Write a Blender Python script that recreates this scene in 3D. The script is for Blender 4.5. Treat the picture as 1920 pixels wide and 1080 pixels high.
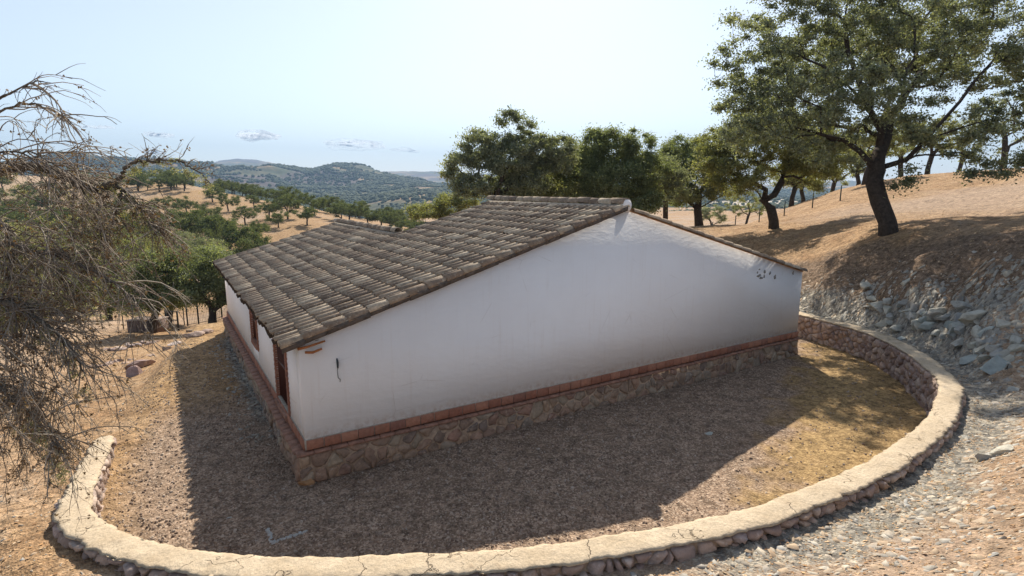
import bpy, math, random
import numpy as np
from mathutils import Matrix, Vector

sc = bpy.context.scene
for o in list(bpy.data.objects):
    bpy.data.objects.remove(o)
PI = math.pi
# ------------------------------------------------------------------ camera
CAM = np.array([-1.884, -10.066, 4.432])
F = np.array([0.51937709, 0.83708648, -0.17185363])
R = np.array([0.84962176, -0.52739125, -0.0011522])
U = np.array([0.0915986, 0.14541216, 0.98512182])
FPX = 1062.58
cam_data = bpy.data.cameras.new('camera')
cam = bpy.data.objects.new('camera', cam_data)
sc.collection.objects.link(cam)
cam.matrix_world = Matrix(((R[0], U[0], -F[0], CAM[0]), (R[1], U[1], -F[1], CAM[1]),
                           (R[2], U[2], -F[2], CAM[2]), (0, 0, 0, 1)))
cam_data.sensor_width = 36
cam_data.lens = 36 * FPX / 1920
cam_data.clip_start = 0.05
cam_data.clip_end = 60000
sc.camera = cam
# ------------------------------------------------------------------ light
SUN = np.array([0.60, 0.83, 1.0]); SUN /= np.linalg.norm(SUN)
SUN_EL = math.asin(SUN[2]); SUN_AZ = math.atan2(SUN[0], SUN[1])
world = bpy.data.worlds.new('World'); sc.world = world; world.use_nodes = True
wn = world.node_tree.nodes; wl = world.node_tree.links
bg = wn['Background']; sky = wn.new('ShaderNodeTexSky'); sky.sky_type = 'NISHITA'
sky.sun_disc = False; sky.sun_elevation = SUN_EL; sky.sun_rotation = SUN_AZ
sky.air_density = 1.0; sky.dust_density = 1.0; sky.ozone_density = 1.5; sky.altitude = 400
hs = wn.new('ShaderNodeHueSaturation'); hs.inputs['Saturation'].default_value = .62; wl.new(sky.outputs[0], hs.inputs['Color'])
wl.new(hs.outputs[0], bg.inputs[0]); bg.inputs[1].default_value = 0.10
sl = bpy.data.lights.new('sun', 'SUN'); sl.energy = 4.8; sl.angle = math.radians(0.5)
sl.color = (1.0, 0.92, 0.80)
so = bpy.data.objects.new('sun', sl); sc.collection.objects.link(so)
so.rotation_euler = Vector(SUN).to_track_quat('Z', 'Y').to_euler()
so.location = (0, 0, 30)
vs = sc.view_settings; vs.view_transform = 'Standard'; vs.look = 'None'
vs.exposure = 0.75; vs.gamma = 1; vs.use_curve_mapping = False

# ------------------------------------------------------------------ helpers
def px(x, y, d):
    """point seen at photo pixel x, y at depth d metres"""
    return CAM + (F + R * (x - 960) / FPX - U * (y - 540) / FPX) * d
def pz(x, y, z):
    v = F + R * (x - 960) / FPX - U * (y - 540) / FPX
    return CAM + v * (z - CAM[2]) / v[2]

def tag(o, label=None, cat=None, group=None, kind=None):
    if label: o['label'] = label
    if cat: o['category'] = cat
    if group: o['group'] = group
    if kind: o['kind'] = kind
    return o
def link(o, parent=None):
    sc.collection.objects.link(o)
    if parent is not None: o.parent = parent
    return o
def empty(name, loc=(0, 0, 0), rz=0):
    o = bpy.data.objects.new(name, None); sc.collection.objects.link(o)
    o.location = loc; o.rotation_euler = (0, 0, rz); o.empty_display_size = .2
    return o
def mesh(name, V, Fs, mat=None, smooth=False, attr=None):
    """V (n,3); Fs list of (m,k) int arrays"""
    me = bpy.data.meshes.new(name)
    V = np.asarray(V, dtype=np.float32)
    Fs = [np.asarray(f, dtype=np.int32) for f in Fs if len(f)]
    nl = sum(f.size for f in Fs); nf = sum(len(f) for f in Fs)
    me.vertices.add(len(V)); me.vertices.foreach_set('co', V.ravel())
    me.loops.add(nl); me.polygons.add(nf)
    me.loops.foreach_set('vertex_index', np.concatenate([f.ravel() for f in Fs]))
    tot = np.concatenate([np.full(len(f), f.shape[1], np.int32) for f in Fs])
    st = np.concatenate([[0], np.cumsum(tot)[:-1]]).astype(np.int32)
    me.polygons.foreach_set('loop_start', st)
    me.polygons.foreach_set('loop_total', tot)
    if smooth: me.polygons.foreach_set('use_smooth', np.ones(nf, bool))
    me.update(calc_edges=True); me.validate()
    if attr is not None:
        a = me.color_attributes.new('zone', 'FLOAT_COLOR', 'POINT')
        a.data.foreach_set('color', np.asarray(attr, np.float32).ravel())
    if mat: me.materials.append(mat)
    return me
def obj(name, me, parent=None, loc=None):
    o = bpy.data.objects.new(name, me); link(o, parent)
    if loc is not None: o.location = loc
    return o
class MB:
    def __init__(s): s.v = []; s.f = {}; s.n = 0
    def add(s, V, Fs):
        V = np.asarray(V, float)
        for f in Fs:
            f = np.asarray(f, int)
            if len(f): s.f.setdefault(f.shape[1], []).append(f + s.n)
        s.v.append(V); s.n += len(V)
    def box(s, a, b, jit=0, rng=None):
        a = np.array(a, float); b = np.array(b, float)
        V = np.array([[x, y, z] for z in (a[2], b[2]) for y in (a[1], b[1]) for x in (a[0], b[0])])
        if jit: V = V + rng.uniform(-jit, jit, V.shape)
        s.add(V, [np.array([[0, 2, 3, 1], [4, 5, 7, 6], [0, 1, 5, 4], [1, 3, 7, 5], [3, 2, 6, 7], [2, 0, 4, 6]])])
    def tube(s, P, r, n=6, cap=True):
        V, Fs = tube(P, r, n); s.add(V, Fs)
    def mesh(s, name, mat, smooth=False):
        return mesh(name, np.concatenate(s.v), [np.concatenate(x) for x in s.f.values()], mat, smooth)
def tube(P, r, n=6):
    P = np.asarray(P, float); m = len(P); r = np.broadcast_to(np.asarray(r, float), (m,))
    T = np.gradient(P, axis=0); T /= np.linalg.norm(T, axis=1)[:, None] + 1e-9
    up = np.array([0.31, 0.17, 0.93]); A = np.cross(T, up); nn = np.linalg.norm(A, axis=1)
    A[nn < .1] = np.cross(T[nn < .1], [1, 0, 0]); A /= np.linalg.norm(A, axis=1)[:, None]
    B = np.cross(T, A)
    th = np.arange(n) * 2 * PI / n
    V = P[:, None] + r[:, None, None] * (A[:, None] * np.cos(th)[None, :, None] + B[:, None] * np.sin(th)[None, :, None])
    i = np.arange(m - 1)[:, None] * n; j = np.arange(n)[None]; k = (j + 1) % n
    Q = np.stack([i + j, i + k, i + n + k, i + n + j], -1).reshape(-1, 4)
    caps = np.array([list(range(n))[::-1], [(m - 1) * n + a for a in range(n)]])
    return V.reshape(-1, 3), [Q, caps]

def _h(ix, iy, seed):
    n = (ix.astype(np.int64) * 374761393 + iy.astype(np.int64) * 668265263 + seed * 974711) & 0xffffffff
    n = ((n ^ (n >> 13)) * 1274126177) & 0xffffffff
    return ((n ^ (n >> 16)) & 0xffff) / 65535.0
def vnoise(x, y, seed=0):
    ix = np.floor(x); iy = np.floor(y); fx = x - ix; fy = y - iy
    ix = ix.astype(np.int64); iy = iy.astype(np.int64)
    u = fx * fx * (3 - 2 * fx); v = fy * fy * (3 - 2 * fy)
    a = _h(ix, iy, seed); b = _h(ix + 1, iy, seed); c = _h(ix, iy + 1, seed); d = _h(ix + 1, iy + 1, seed)
    return (a + (b - a) * u + (c - a) * v + (a - b - c + d) * u * v) * 2 - 1
def fbm(x, y, octv=4, seed=0, gain=.5):
    s = 0; a = 1.; t = 0
    for i in range(octv):
        s = s + a * vnoise(x * 2 ** i + 17.3 * i, y * 2 ** i - 9.1 * i, seed + i); t += a; a *= gain
    return s / t
def sstep(a, b, x):
    t = np.clip((x - a) / (b - a), 0, 1); return t * t * (3 - 2 * t)

# ------------------------------------------------------------------ materials
def M(name, rough=.9, spec=.3):
    m = bpy.data.materials.new(name); m.use_nodes = True
    nt = m.node_tree; b = nt.nodes['Principled BSDF']
    b.inputs['Roughness'].default_value = rough; b.inputs['Specular IOR Level'].default_value = spec
    return m, nt, b
class N:
    def __init__(s, nt): s.nt = nt
    def n(s, t, **k):
        x = s.nt.nodes.new(t)
        for a, v in k.items(): setattr(x, a, v)
        return x
    def set(s, inp, v):
        if hasattr(v, 'is_linked') or isinstance(v, bpy.types.NodeSocket): s.nt.links.new(v, inp)
        elif isinstance(v, tuple) and len(v) == 3 and inp.type == 'RGBA': inp.default_value = (*v, 1)
        else: inp.default_value = v
    def co(s, obj=True):
        return s.n('ShaderNodeTexCoord').outputs['Object'] if obj else s.n('ShaderNodeNewGeometry').outputs['Position']
    def map(s, vec, scale=(1, 1, 1), loc=(0, 0, 0)):
        m = s.n('ShaderNodeMapping'); s.set(m.inputs[0], vec); m.inputs['Scale'].default_value = scale
        s.set(m.inputs['Location'], loc); return m.outputs[0]
    def noise(s, vec, scale, det=4, rough=.6, dist=0):
        t = s.n('ShaderNodeTexNoise'); s.set(t.inputs['Vector'], vec); t.inputs['Scale'].default_value = scale
        t.inputs['Detail'].default_value = det; t.inputs['Roughness'].default_value = rough
        t.inputs['Distortion'].default_value = dist; return t.outputs['Fac']
    def voro(s, vec, scale, feat='F1', out='Distance'):
        t = s.n('ShaderNodeTexVoronoi'); t.feature = feat; s.set(t.inputs['Vector'], vec)
        t.inputs['Scale'].default_value = scale; return t.outputs[out]
    def ramp(s, fac, stops, interp='LINEAR'):
        r = s.n('ShaderNodeValToRGB'); r.color_ramp.interpolation = interp
        e = r.color_ramp.elements
        while len(e) < len(stops): e.new(.5)
        for x, (p, c) in zip(e, stops):
            x.position = p; x.color = (*c, 1) if isinstance(c, tuple) else (c, c, c, 1)
        s.set(r.inputs[0], fac); return r.outputs[0]
    def mix(s, fac, a, b, mode='MIX'):
        m = s.n('ShaderNodeMix', data_type='RGBA', blend_type=mode)
        s.set(m.inputs[0], fac); s.set(m.inputs[6], a); s.set(m.inputs[7], b); return m.outputs[2]
    def math(s, op, a, b=0.0, c=0.0):
        m = s.n('ShaderNodeMath', operation=op); s.set(m.inputs[0], a); s.set(m.inputs[1], b)
        s.set(m.inputs[2], c); return m.outputs[0]
    def bump(s, h, strength=.5, dist=.02, normal=None):
        b = s.n('ShaderNodeBump'); s.set(b.inputs['Height'], h); b.inputs['Strength'].default_value = strength
        b.inputs['Distance'].default_value = dist
        if normal is not None: s.set(b.inputs['Normal'], normal)
        return b.outputs[0]
    def rnd(s):
        """random per piece: object random plus island random"""
        a = s.n('ShaderNodeObjectInfo').outputs['Random']; b = s.n('ShaderNodeNewGeometry').outputs['Random Per Island']
        return s.math('FRACT', s.math('ADD', a, b))

def simple(name, col, rough=.8, var=.25, scale=8, bump=.3, spec=.3, dist=.01, metal=0):
    m, nt, b = M(name, rough, spec); k = N(nt); c = k.co()
    n = k.noise(c, scale, 6, .65)
    lo = tuple(x * (1 - var) for x in col); hi = tuple(min(1, x * (1 + var)) for x in col)
    k.set(b.inputs['Base Color'], k.ramp(n, [(.3, lo), (.7, hi)]))
    k.set(b.inputs['Normal'], k.bump(k.noise(c, scale * 4, 5, .7), bump, dist)); b.inputs['Metallic'].default_value = metal
    return m
def piece_mat(name, cols, rough=.9, grain=14, var=.35, bump=.5, dirt=(.12, .09, .06), lich=None, dist=.01, spec=.25):
    """random colour for each piece, grain and blotches on top"""
    m, nt, b = M(name, rough, spec); k = N(nt); r = k.rnd()
    base = k.ramp(r, [(i / max(1, len(cols) - 1), c) for i, c in enumerate(cols)])
    v = k.n('ShaderNodeVectorMath', operation='ADD'); k.set(v.inputs[0], k.co(False))
    cb = k.n('ShaderNodeCombineXYZ'); k.set(cb.inputs[0], k.math('MULTIPLY', r, 37.)); k.set(v.inputs[1], cb.outputs[0])
    c = v.outputs[0]
    n1 = k.noise(c, grain, 6, .7); n2 = k.noise(c, grain * .25, 4, .6)
    shade = k.ramp(n1, [(.25, 1 - var), (.75, 1 + var * .8)])
    col = k.mix(1.0, base, shade, 'MULTIPLY')
    col = k.mix(k.ramp(n2, [(.5, 0.), (.72, .7)]), col, dirt)
    if lich: col = k.mix(k.ramp(k.noise(c, grain * .8, 5, .7), [(.56, 0.), (.66, .75)]), col, lich)
    k.set(b.inputs['Base Color'], col)
    k.set(b.inputs['Normal'], k.bump(n1, bump, dist))
    return m

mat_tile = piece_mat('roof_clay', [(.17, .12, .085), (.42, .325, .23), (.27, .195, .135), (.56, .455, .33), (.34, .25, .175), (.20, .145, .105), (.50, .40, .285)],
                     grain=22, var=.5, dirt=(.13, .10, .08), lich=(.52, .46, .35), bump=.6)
mat_pan = piece_mat('roof_pan_clay_shade', [(.045, .033, .025), (.08, .058, .042)], grain=20, var=.4)  # clay darkened to near black: shade between the cover tiles is in the colour
mat_mortar = simple('mortar', (.40, .34, .27), .95, .3, 12, .5)
mat_stone = piece_mat('plinth_stone', [(.36, .23, .155), (.24, .17, .125), (.42, .29, .19), (.29, .185, .13), (.38, .30, .21), (.20, .155, .125), (.34, .20, .14)],
                      grain=9, var=.55, dirt=(.15, .11, .08), lich=(.42, .32, .24), bump=.8, dist=.02)
mat_stone_mortar = simple('stone_bedding', (.42, .30, .205), .95, .35, 9, .9, dist=.02)
mat_wallstone = piece_mat('ring_wall_stone', [(.42, .31, .26), (.29, .21, .18), (.50, .37, .29), (.35, .27, .24), (.54, .43, .35), (.40, .27, .19), (.26, .20, .18)],
                          grain=9, var=.5, dirt=(.20, .15, .13), lich=(.55, .47, .42), bump=.9, dist=.025)
mat_brick = piece_mat('brick', [(.34, .15, .09), (.29, .12, .075), (.39, .185, .115), (.25, .115, .08)], grain=16, var=.35, dirt=(.22, .12, .08), bump=.4)
mat_ledge = simple('brick_ledge', (.29, .155, .105), .9, .35, 10, .5)

def mk_white():
    m, nt, b = M('limewash', .85, .2); k = N(nt); c = k.co()
    big = k.noise(k.map(c, (.5, .5, .5)), 1.3, 4, .6)
    col = k.ramp(big, [(.3, (.845, .815, .785)), (.7, (.885, .865, .84))])
    st = k.noise(k.map(c, (7, 7, .35)), 1.6, 5, .65)          # faint vertical runs
    col = k.mix(k.ramp(st, [(.55, 0.), (.8, .28)]), col, (.66, .56, .47))
    # rust drip lines with flaking patches
    fl = k.noise(c, 5.5, 6, .72); ms = k.noise(c, .55, 2, .5)
    f = k.math('MULTIPLY', k.ramp(fl, [(.70, 0.), (.74, 1.)]), k.ramp(ms, [(.60, 0.), (.68, 1.)]))
    col = k.mix(f, col, (.40, .38, .35))
    sp = k.noise(c, 30, 3, .6); col = k.mix(k.ramp(sp, [(.72, 0.), (.78, .25)]), col, (.5, .45, .4))
    hc = k.voro(k.map(c, (.8, .8, 1.0)), 1.3, 'DISTANCE_TO_EDGE'); hm = k.ramp(k.noise(c, .9, 3), [(.55, 0.), (.62, 1.)])
    col = k.mix(k.math('MULTIPLY', k.ramp(hc, [(0., .55), (.006, 0.)]), hm), col, (.50, .43, .36))
    zz = k.n('ShaderNodeSeparateXYZ'); k.set(zz.inputs[0], c)
    sp_ = k.math('MULTIPLY', k.ramp(zz.outputs[2], [(0., 1.), (.22, 0.)]), k.ramp(k.noise(c, 9, 5, .7), [(.42, 0.), (.7, .8)]))
    col = k.mix(sp_, col, (.56, .44, .34))
    # trowel waves
    w = k.noise(k.map(c, (1, 1, 2.2)), 3.5, 5, .6)
    k.set(b.inputs['Base Color'], col)
    k.set(b.inputs['Normal'], k.bump(w, .35, .03)); return m
mat_white = mk_white()
def mk_cap():
    m, nt, b = M('cement_coping', .9, .2); k = N(nt); c = k.co()
    col = k.ramp(k.noise(c, 2.2, 6, .65), [(.3, (.46, .36, .24)), (.7, (.60, .49, .35))])
    g = k.noise(c, 26, 6, .75); col = k.mix(1.0, col, k.ramp(g, [(.25, .72), (.7, 1.15)]), 'MULTIPLY')
    wv = k.n('ShaderNodeVectorMath', operation='ADD'); k.set(wv.inputs[0], c)
    nn = k.n('ShaderNodeTexNoise'); k.set(nn.inputs['Vector'], c); nn.inputs['Scale'].default_value = 3; nn.inputs['Detail'].default_value = 5
    sc_ = k.n('ShaderNodeVectorMath', operation='SCALE'); k.set(sc_.inputs[0], nn.outputs['Color']); sc_.inputs['Scale'].default_value = .6
    k.set(wv.inputs[1], sc_.outputs[0])
    e = k.voro(wv.outputs[0], 1.1, 'DISTANCE_TO_EDGE')
    msk = k.ramp(k.noise(c, 1.7, 3), [(.45, 0.), (.55, 1.)])
    cr = k.math('MULTIPLY', k.ramp(e, [(.0, .85), (.007, 0.)]), msk)
    col = k.mix(cr, col, (.24, .17, .11))
    bl = k.noise(c, 7, 5, .7); col = k.mix(k.ramp(bl, [(.58, 0.), (.75, .75)]), col, (.30, .22, .15))
    k.set(b.inputs['Base Color'], col)
    h = k.math('SUBTRACT', k.noise(c, 14, 6, .7), k.math('MULTIPLY', cr, 1.2))
    bl2 = k.noise(c, 55, 4, .8); col = k.mix(k.ramp(bl2, [(.58, 0.), (.70, .55)]), col, (.24, .17, .11)); k.set(b.inputs['Base Color'], col)
    k.set(b.inputs['Normal'], k.bump(h, 1.0, .03)); return m
mat_cap = mk_cap()
mat_wood = simple('brown_painted_metal', (.075, .022, .016), .5, .3, 10, .2, .4)
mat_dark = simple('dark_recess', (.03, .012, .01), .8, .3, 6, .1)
mat_bark = simple('bark', (.060, .047, .037), .95, .5, 9, 1.0, dist=.04)
mat_iron = simple('dark_iron', (.04, .045, .045), .6, .2, 12, .2)

def mk_leaf(name, cols, trans=.42):
    m, nt, b = M(name, .6, .28); k = N(nt); r = k.n('ShaderNodeNewGeometry').outputs['Random Per Island']
    c = k.co(False); big = k.noise(c, .55, 3, .6)
    f = k.math('ADD', k.math('MULTIPLY', r, .55), k.math('MULTIPLY_ADD', big, 1.1, -.32))
    col = k.ramp(f, [(i / (len(cols) - 1), x) for i, x in enumerate(cols)])
    k.set(b.inputs['Base Color'], col)
    tr = k.n('ShaderNodeBsdfTranslucent'); k.set(tr.inputs[0], k.mix(1.0, col, (1.5, 1.5, .7), 'MULTIPLY'))
    mx = k.n('ShaderNodeMixShader'); mx.inputs[0].default_value = trans
    nt.links.new(b.outputs[0], mx.inputs[1]); nt.links.new(tr.outputs[0], mx.inputs[2])
    nt.links.new(mx.outputs[0], nt.nodes['Material Output'].inputs[0]); return m
leaf_grey = mk_leaf('oak_leaves_grey', [(.085, .10, .075), (.155, .175, .125), (.25, .275, .20), (.31, .295, .17)])
leaf_olive = mk_leaf('oak_leaves_olive', [(.10, .11, .055), (.175, .19, .09), (.265, .275, .13), (.33, .31, .16)])
leaf_green = mk_leaf('oak_leaves_green', [(.085, .105, .06), (.145, .17, .09), (.215, .245, .135), (.28, .30, .18)])
leaf_far = mk_leaf('far_oak_leaves', [(.065, .08, .04), (.105, .13, .06), (.15, .175, .08), (.21, .215, .11)], .25)
for m_ in (leaf_far,):
    b_ = m_.node_tree.nodes['Principled BSDF']; b_.inputs['Roughness'].default_value = .85; b_.inputs['Specular IOR Level'].default_value = .08

def mk_ground():
    m, nt, b = M('ground', .95, .15); k = N(nt); c = k.co(False)
    z = k.n('ShaderNodeVertexColor', layer_name='zone').outputs['Color']
    sp = k.n('ShaderNodeSeparateColor'); k.set(sp.inputs[0], z)
    slate, gravel, gold = sp.outputs[0], sp.outputs[1], sp.outputs[2]; brown = z.node.outputs['Alpha']
    n1 = k.noise(c, 1.1, 6, .65); n2 = k.noise(c, 9, 6, .75); n3 = k.noise(c, 38, 4, .8)
    tan = k.ramp(n1, [(.3, (.26, .15, .075)), (.55, (.385, .245, .13)), (.75, (.46, .315, .185))])
    tan = k.mix(1.0, tan, k.ramp(n2, [(.25, .62), (.72, 1.3)]), 'MULTIPLY')
    tan = k.mix(k.ramp(k.noise(c, .045, 4, .6), [(.5, 0.), (.62, .55)]), tan, (.38, .30, .24))
    xx = k.n('ShaderNodeSeparateXYZ'); k.set(xx.inputs[0], c)
    pl = k.ramp(k.math('ADD', k.math('MULTIPLY', xx.outputs[0], -.12), k.math('MULTIPLY_ADD', n1, 1.2, -.9)), [(.1, 0.), (.9, .75)])
    tan = k.mix(pl, tan, k.mix(1.0, (.45, .335, .24), k.ramp(n2, [(.25, .65), (.72, 1.25)]), 'MULTIPLY'))
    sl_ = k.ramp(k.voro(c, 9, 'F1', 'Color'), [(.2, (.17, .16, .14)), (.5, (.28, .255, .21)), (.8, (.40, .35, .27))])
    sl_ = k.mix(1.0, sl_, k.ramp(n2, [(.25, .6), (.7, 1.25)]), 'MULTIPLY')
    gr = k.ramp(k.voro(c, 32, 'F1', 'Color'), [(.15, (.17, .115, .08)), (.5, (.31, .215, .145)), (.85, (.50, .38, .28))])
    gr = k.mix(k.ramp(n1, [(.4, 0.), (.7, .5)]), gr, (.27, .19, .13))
    go = k.ramp(n2, [(.3, (.26, .165, .075)), (.6, (.41, .275, .125)), (.8, (.50, .37, .20))])  # golden tone of the sunlit yard, sunlight painted into the ground
    a = z and nt.nodes[-1]
    def ed(mask, n, w=.35):   # break mask edges with noise
        return k.ramp(k.math('ADD', mask, k.math('MULTIPLY_ADD', n, w * 2, -w)), [(.38, 0.), (.62, 1.)])
    col = k.mix(ed(brown, n1, .5), tan, k.ramp(n2, [(.28, (.10, .065, .042)), (.5, (.20, .135, .088)), (.75, (.36, .26, .18))]))
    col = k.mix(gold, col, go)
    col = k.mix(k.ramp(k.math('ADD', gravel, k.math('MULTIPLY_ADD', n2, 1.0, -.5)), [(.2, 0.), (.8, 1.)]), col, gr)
    col = k.mix(ed(slate, n2, .5), col, sl_)
    col = k.mix(k.ramp(n3, [(.56, 0.), (.68, .75)]), col, (.13, .085, .05))
    col = k.mix(k.ramp(n3, [(.30, .6), (.42, 0.)]), col, (.56, .43, .29))
    n4 = k.noise(c, 4.5, 5, .8); col = k.mix(1.0, col, k.ramp(n4, [(.36, .52), (.60, 1.16)]), 'MULTIPLY')
    k.set(b.inputs['Base Color'], col)
    h = k.math('ADD', k.voro(c, 30), k.math('MULTIPLY', n2, 1.2))
    k.set(b.inputs['Normal'], k.bump(h, .7, .03)); return m
mat_ground = mk_ground()
mat_slate = piece_mat('slate', [(.25, .225, .185), (.34, .315, .26), (.19, .17, .14), (.42, .37, .28), (.28, .27, .24)], grain=7, var=.4,
                      dirt=(.26, .20, .14), lich=(.40, .40, .36), bump=.7, dist=.02, rough=.75)
mat_chip = piece_mat('slate_chips', [(.33, .30, .25), (.24, .22, .19), (.46, .40, .32), (.42, .31, .20), (.37, .36, .33), (.56, .49, .38), (.36, .26, .17), (.48, .36, .24)], grain=20, var=.3,
                     dirt=(.28, .21, .14), rough=.8)
mat_pebble = piece_mat('pebbles', [(.22, .155, .115), (.15, .105, .08), (.33, .245, .18), (.27, .19, .14), (.48, .40, .32), (.38, .27, .18)], grain=30, var=.3)
mat_litter = piece_mat('dry_litter', [(.48, .27, .12), (.26, .145, .07), (.60, .39, .21), (.16, .09, .05), (.66, .49, .31), (.40, .235, .11)], grain=30, var=.25, dirt=(.3, .2, .1))
mat_rock = piece_mat('red_rock', [(.34, .24, .22), (.27, .19, .175)], grain=4, var=.5, dirt=(.2, .14, .12), lich=(.46, .36, .30), dist=.04, bump=.9)

# ------------------------------------------------------------------ ring wall line
INNER = np.array([(17.9, 3.2, -.02), (17.6, 2.3, 0), (17.26, 1.34, .02), (16.78, -.11, .06), (16.05, -1.6, .12), (14.68, -3.11, .2), (13.38, -4.19, .24), (12.64, -4.73, .24), (11.94, -5.06, .24),
                  (10.4, -5.54, .22), (9.65, -5.70, .22), (8.45, -5.84, .2), (7.26, -5.92, .2), (6.01, -5.90, .2), (4.91, -5.80, .18), (3.97, -5.64, .18),
                  (2.93, -5.36, .18), (1.94, -5.02, .18), (1.03, -4.63, .18), (-.12, -4.0, .16), (-1.0, -3.40, .12), (-1.46, -3.04, .1), (-1.93, -2.55, .06),
                  (-2.45, -1.85, .0), (-2.86, -1.14, -.06), (-3.07, -.6, -.1), (-3.13, .0, -.15), (-3.13, .7, -.23), (-3.12, 1.56, -.36), (-3.09, 2.74, -.48), (-3.05, 3.72, -.58)])
def resample(P, step):
    # Catmull-Rom smoothing then even spacing
    Q = []
    for i in range(len(P) - 1):
        p0 = P[max(0, i - 1)]; p1 = P[i]; p2 = P[i + 1]; p3 = P[min(len(P) - 1, i + 2)]
        for t in np.linspace(0, 1, 12, endpoint=False):
            Q.append(.5 * (2 * p1 + (p2 - p0) * t + (2 * p0 - 5 * p1 + 4 * p2 - p3) * t * t + (3 * p1 - p0 - 3 * p2 + p3) * t ** 3))
    Q.append(P[-1]); Q = np.array(Q)
    d = np.concatenate([[0], np.cumsum(np.linalg.norm(np.diff(Q[:, :2], axis=0), axis=1))])
    n = int(d[-1] / step); s = np.linspace(0, d[-1], n + 1)
    return np.stack([np.interp(s, d, Q[:, a]) for a in range(3)], 1), s
RL, RS = resample(INNER, .045)
for _ in range(12): RL[1:-1] = (RL[:-2] + 2 * RL[1:-1] + RL[2:]) / 4
RT = np.gradient(RL[:, :2], axis=0); RT /= np.linalg.norm(RT, axis=1)[:, None]
RN = np.stack([-RT[:, 1], RT[:, 0]], 1)      # candidate normal
if RN[len(RN) // 2] @ np.array([0, -1]) < 0: RN = -RN   # outward
RLEN = RS[-1]
WID = np.interp(RS, [0, 4, 8, 12, RLEN - 4, RLEN], [.34, .5, .46, .40, .40, .36])
RC = RL[:, :2] + RN * WID[:, None] / 2
YARD_Z = -.80

def ring_sd(X, Y):
    """signed distance to ring centre line (+ outside) and index, only valid near it"""
    P = RC[::3]; Nn = RN[::3]; best = np.full(X.shape, 1e9); sd = np.zeros(X.shape); idx = np.zeros(X.shape, int)
    for i, (p, n) in enumerate(zip(P, Nn)):
        dx = X - p[0]; dy = Y - p[1]; d = dx * dx + dy * dy; m = d < best
        best[m] = d[m]; sd[m] = (dx * n[0] + dy * n[1])[m]; idx[m] = i * 3
    return np.sqrt(best), sd, idx

# outside ground control points
CP = []
def cz(x, y, z): CP.append(pz(x, y, z))
def cd(x, y, d): CP.append(px(x, y, d))
def cw(x, y, z): CP.append(np.array([x, y, z], float))
for a in [(0, 1075, -.42), (-250, 1000, -.7), (0, 900, -.75), (90, 800, -1.0), (40, 1000, -.30), (90, 1090, -.16), (240, 1110, -.08), (600, 1110, -.04), (900, 1100, .0), (1200, 1062, .02),
          (1400, 1018, .04), (1530, 978, .05), (1640, 922, .07), (1760, 862, .08), (1830, 785, .12), (1830, 720, .18), (1500, 1080, .08), (1700, 1080, .25), (1920, 1080, .5),
          (1800, 960, .22), (1920, 900, .5), (1880, 800, .3), (1860, 700, .35), (960, 1200, -.02), (1920, 1250, .8), (400, 1250, -.3), (-100, 1250, -.6), (2200, 1000, 1.2)]: cz(*a)
for a in [(1760, 655, .22), (1660, 615, .2)]: cz(*a)
cw(17.9, 1.6, .15); cw(18.4, 3.5, .2); cw(18.6, 6, .2)
for a in [(1900, 480, 15.8), (1860, 600, 14.2), (1900, 660, 13.2), (1920, 740, 11.8), (1770, 560, 16.4), (1740, 480, 18.6), (1680, 580, 17.4), (1620, 520, 20.2), (1590, 480, 21.8), (1560, 560, 19.6), (2050, 480, 14),
          (1665, 437, 22), (1900, 400, 24), (1900, 345, 34), (1800, 325, 45), (1750, 360, 38), (1620, 352, 46), (1575, 378, 42), (1523, 390, 44), (1470, 405, 46), (1423, 418, 48), (1378, 430, 50), (1335, 440, 51),
          (1455, 428, 33), (1400, 450, 30), (1500, 470, 26), (1310, 427, 44), (1450, 400, 54), (1540, 368, 54), (1650, 338, 54), (1300, 450, 60), (2100, 300, 34), (2100, 340, 24), (2300, 420, 16), (1900, 318, 50),
          (1360, 440, 80), (1500, 420, 85), (1650, 380, 90), (1850, 350, 100), (1400, 420, 160), (1600, 405, 170), (1850, 395, 190), (2200, 390, 190), (1400, 405, 330), (1650, 400, 350), (1900, 395, 360), (1200, 410, 300), (1400, 392, 650), (1800, 388, 650)]: cd(*a)
for a in [(8, 19, -.6), (14, 17, -.2), (19, 12, .5), (3, 22, -1.4), (10, 28, -1.2), (20, 26, .2), (26, 18, 1.4), (5, 38, -3), (20, 45, -2.5), (16, 60, -9), (40, 60, -4), (14, 100, -18), (60, 110, -16), (-1, 13.4, -.95), (4, 15, -.7), (-2.6, 5.5, -.95), (-3.6, 4.5, -1.0),
          (-4.0, 2.6, -.75), (-4.4, .6, -.38), (-6.5, -3, -.8), (-2.2, 11, -1.2), (-3.75, -1.2, -.08), (-3.3, -2.3, -.04), (-4.6, -2.4, -.14), (-2.7, -3.3, -.02), (-3.9, -.2, -.16), (-3.7, 1.0, -.32), (-3.6, 2.4, -.55), (-1.5, -4.2, .03), (-2.1, -3.5, .0)]: cw(*a)
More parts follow.
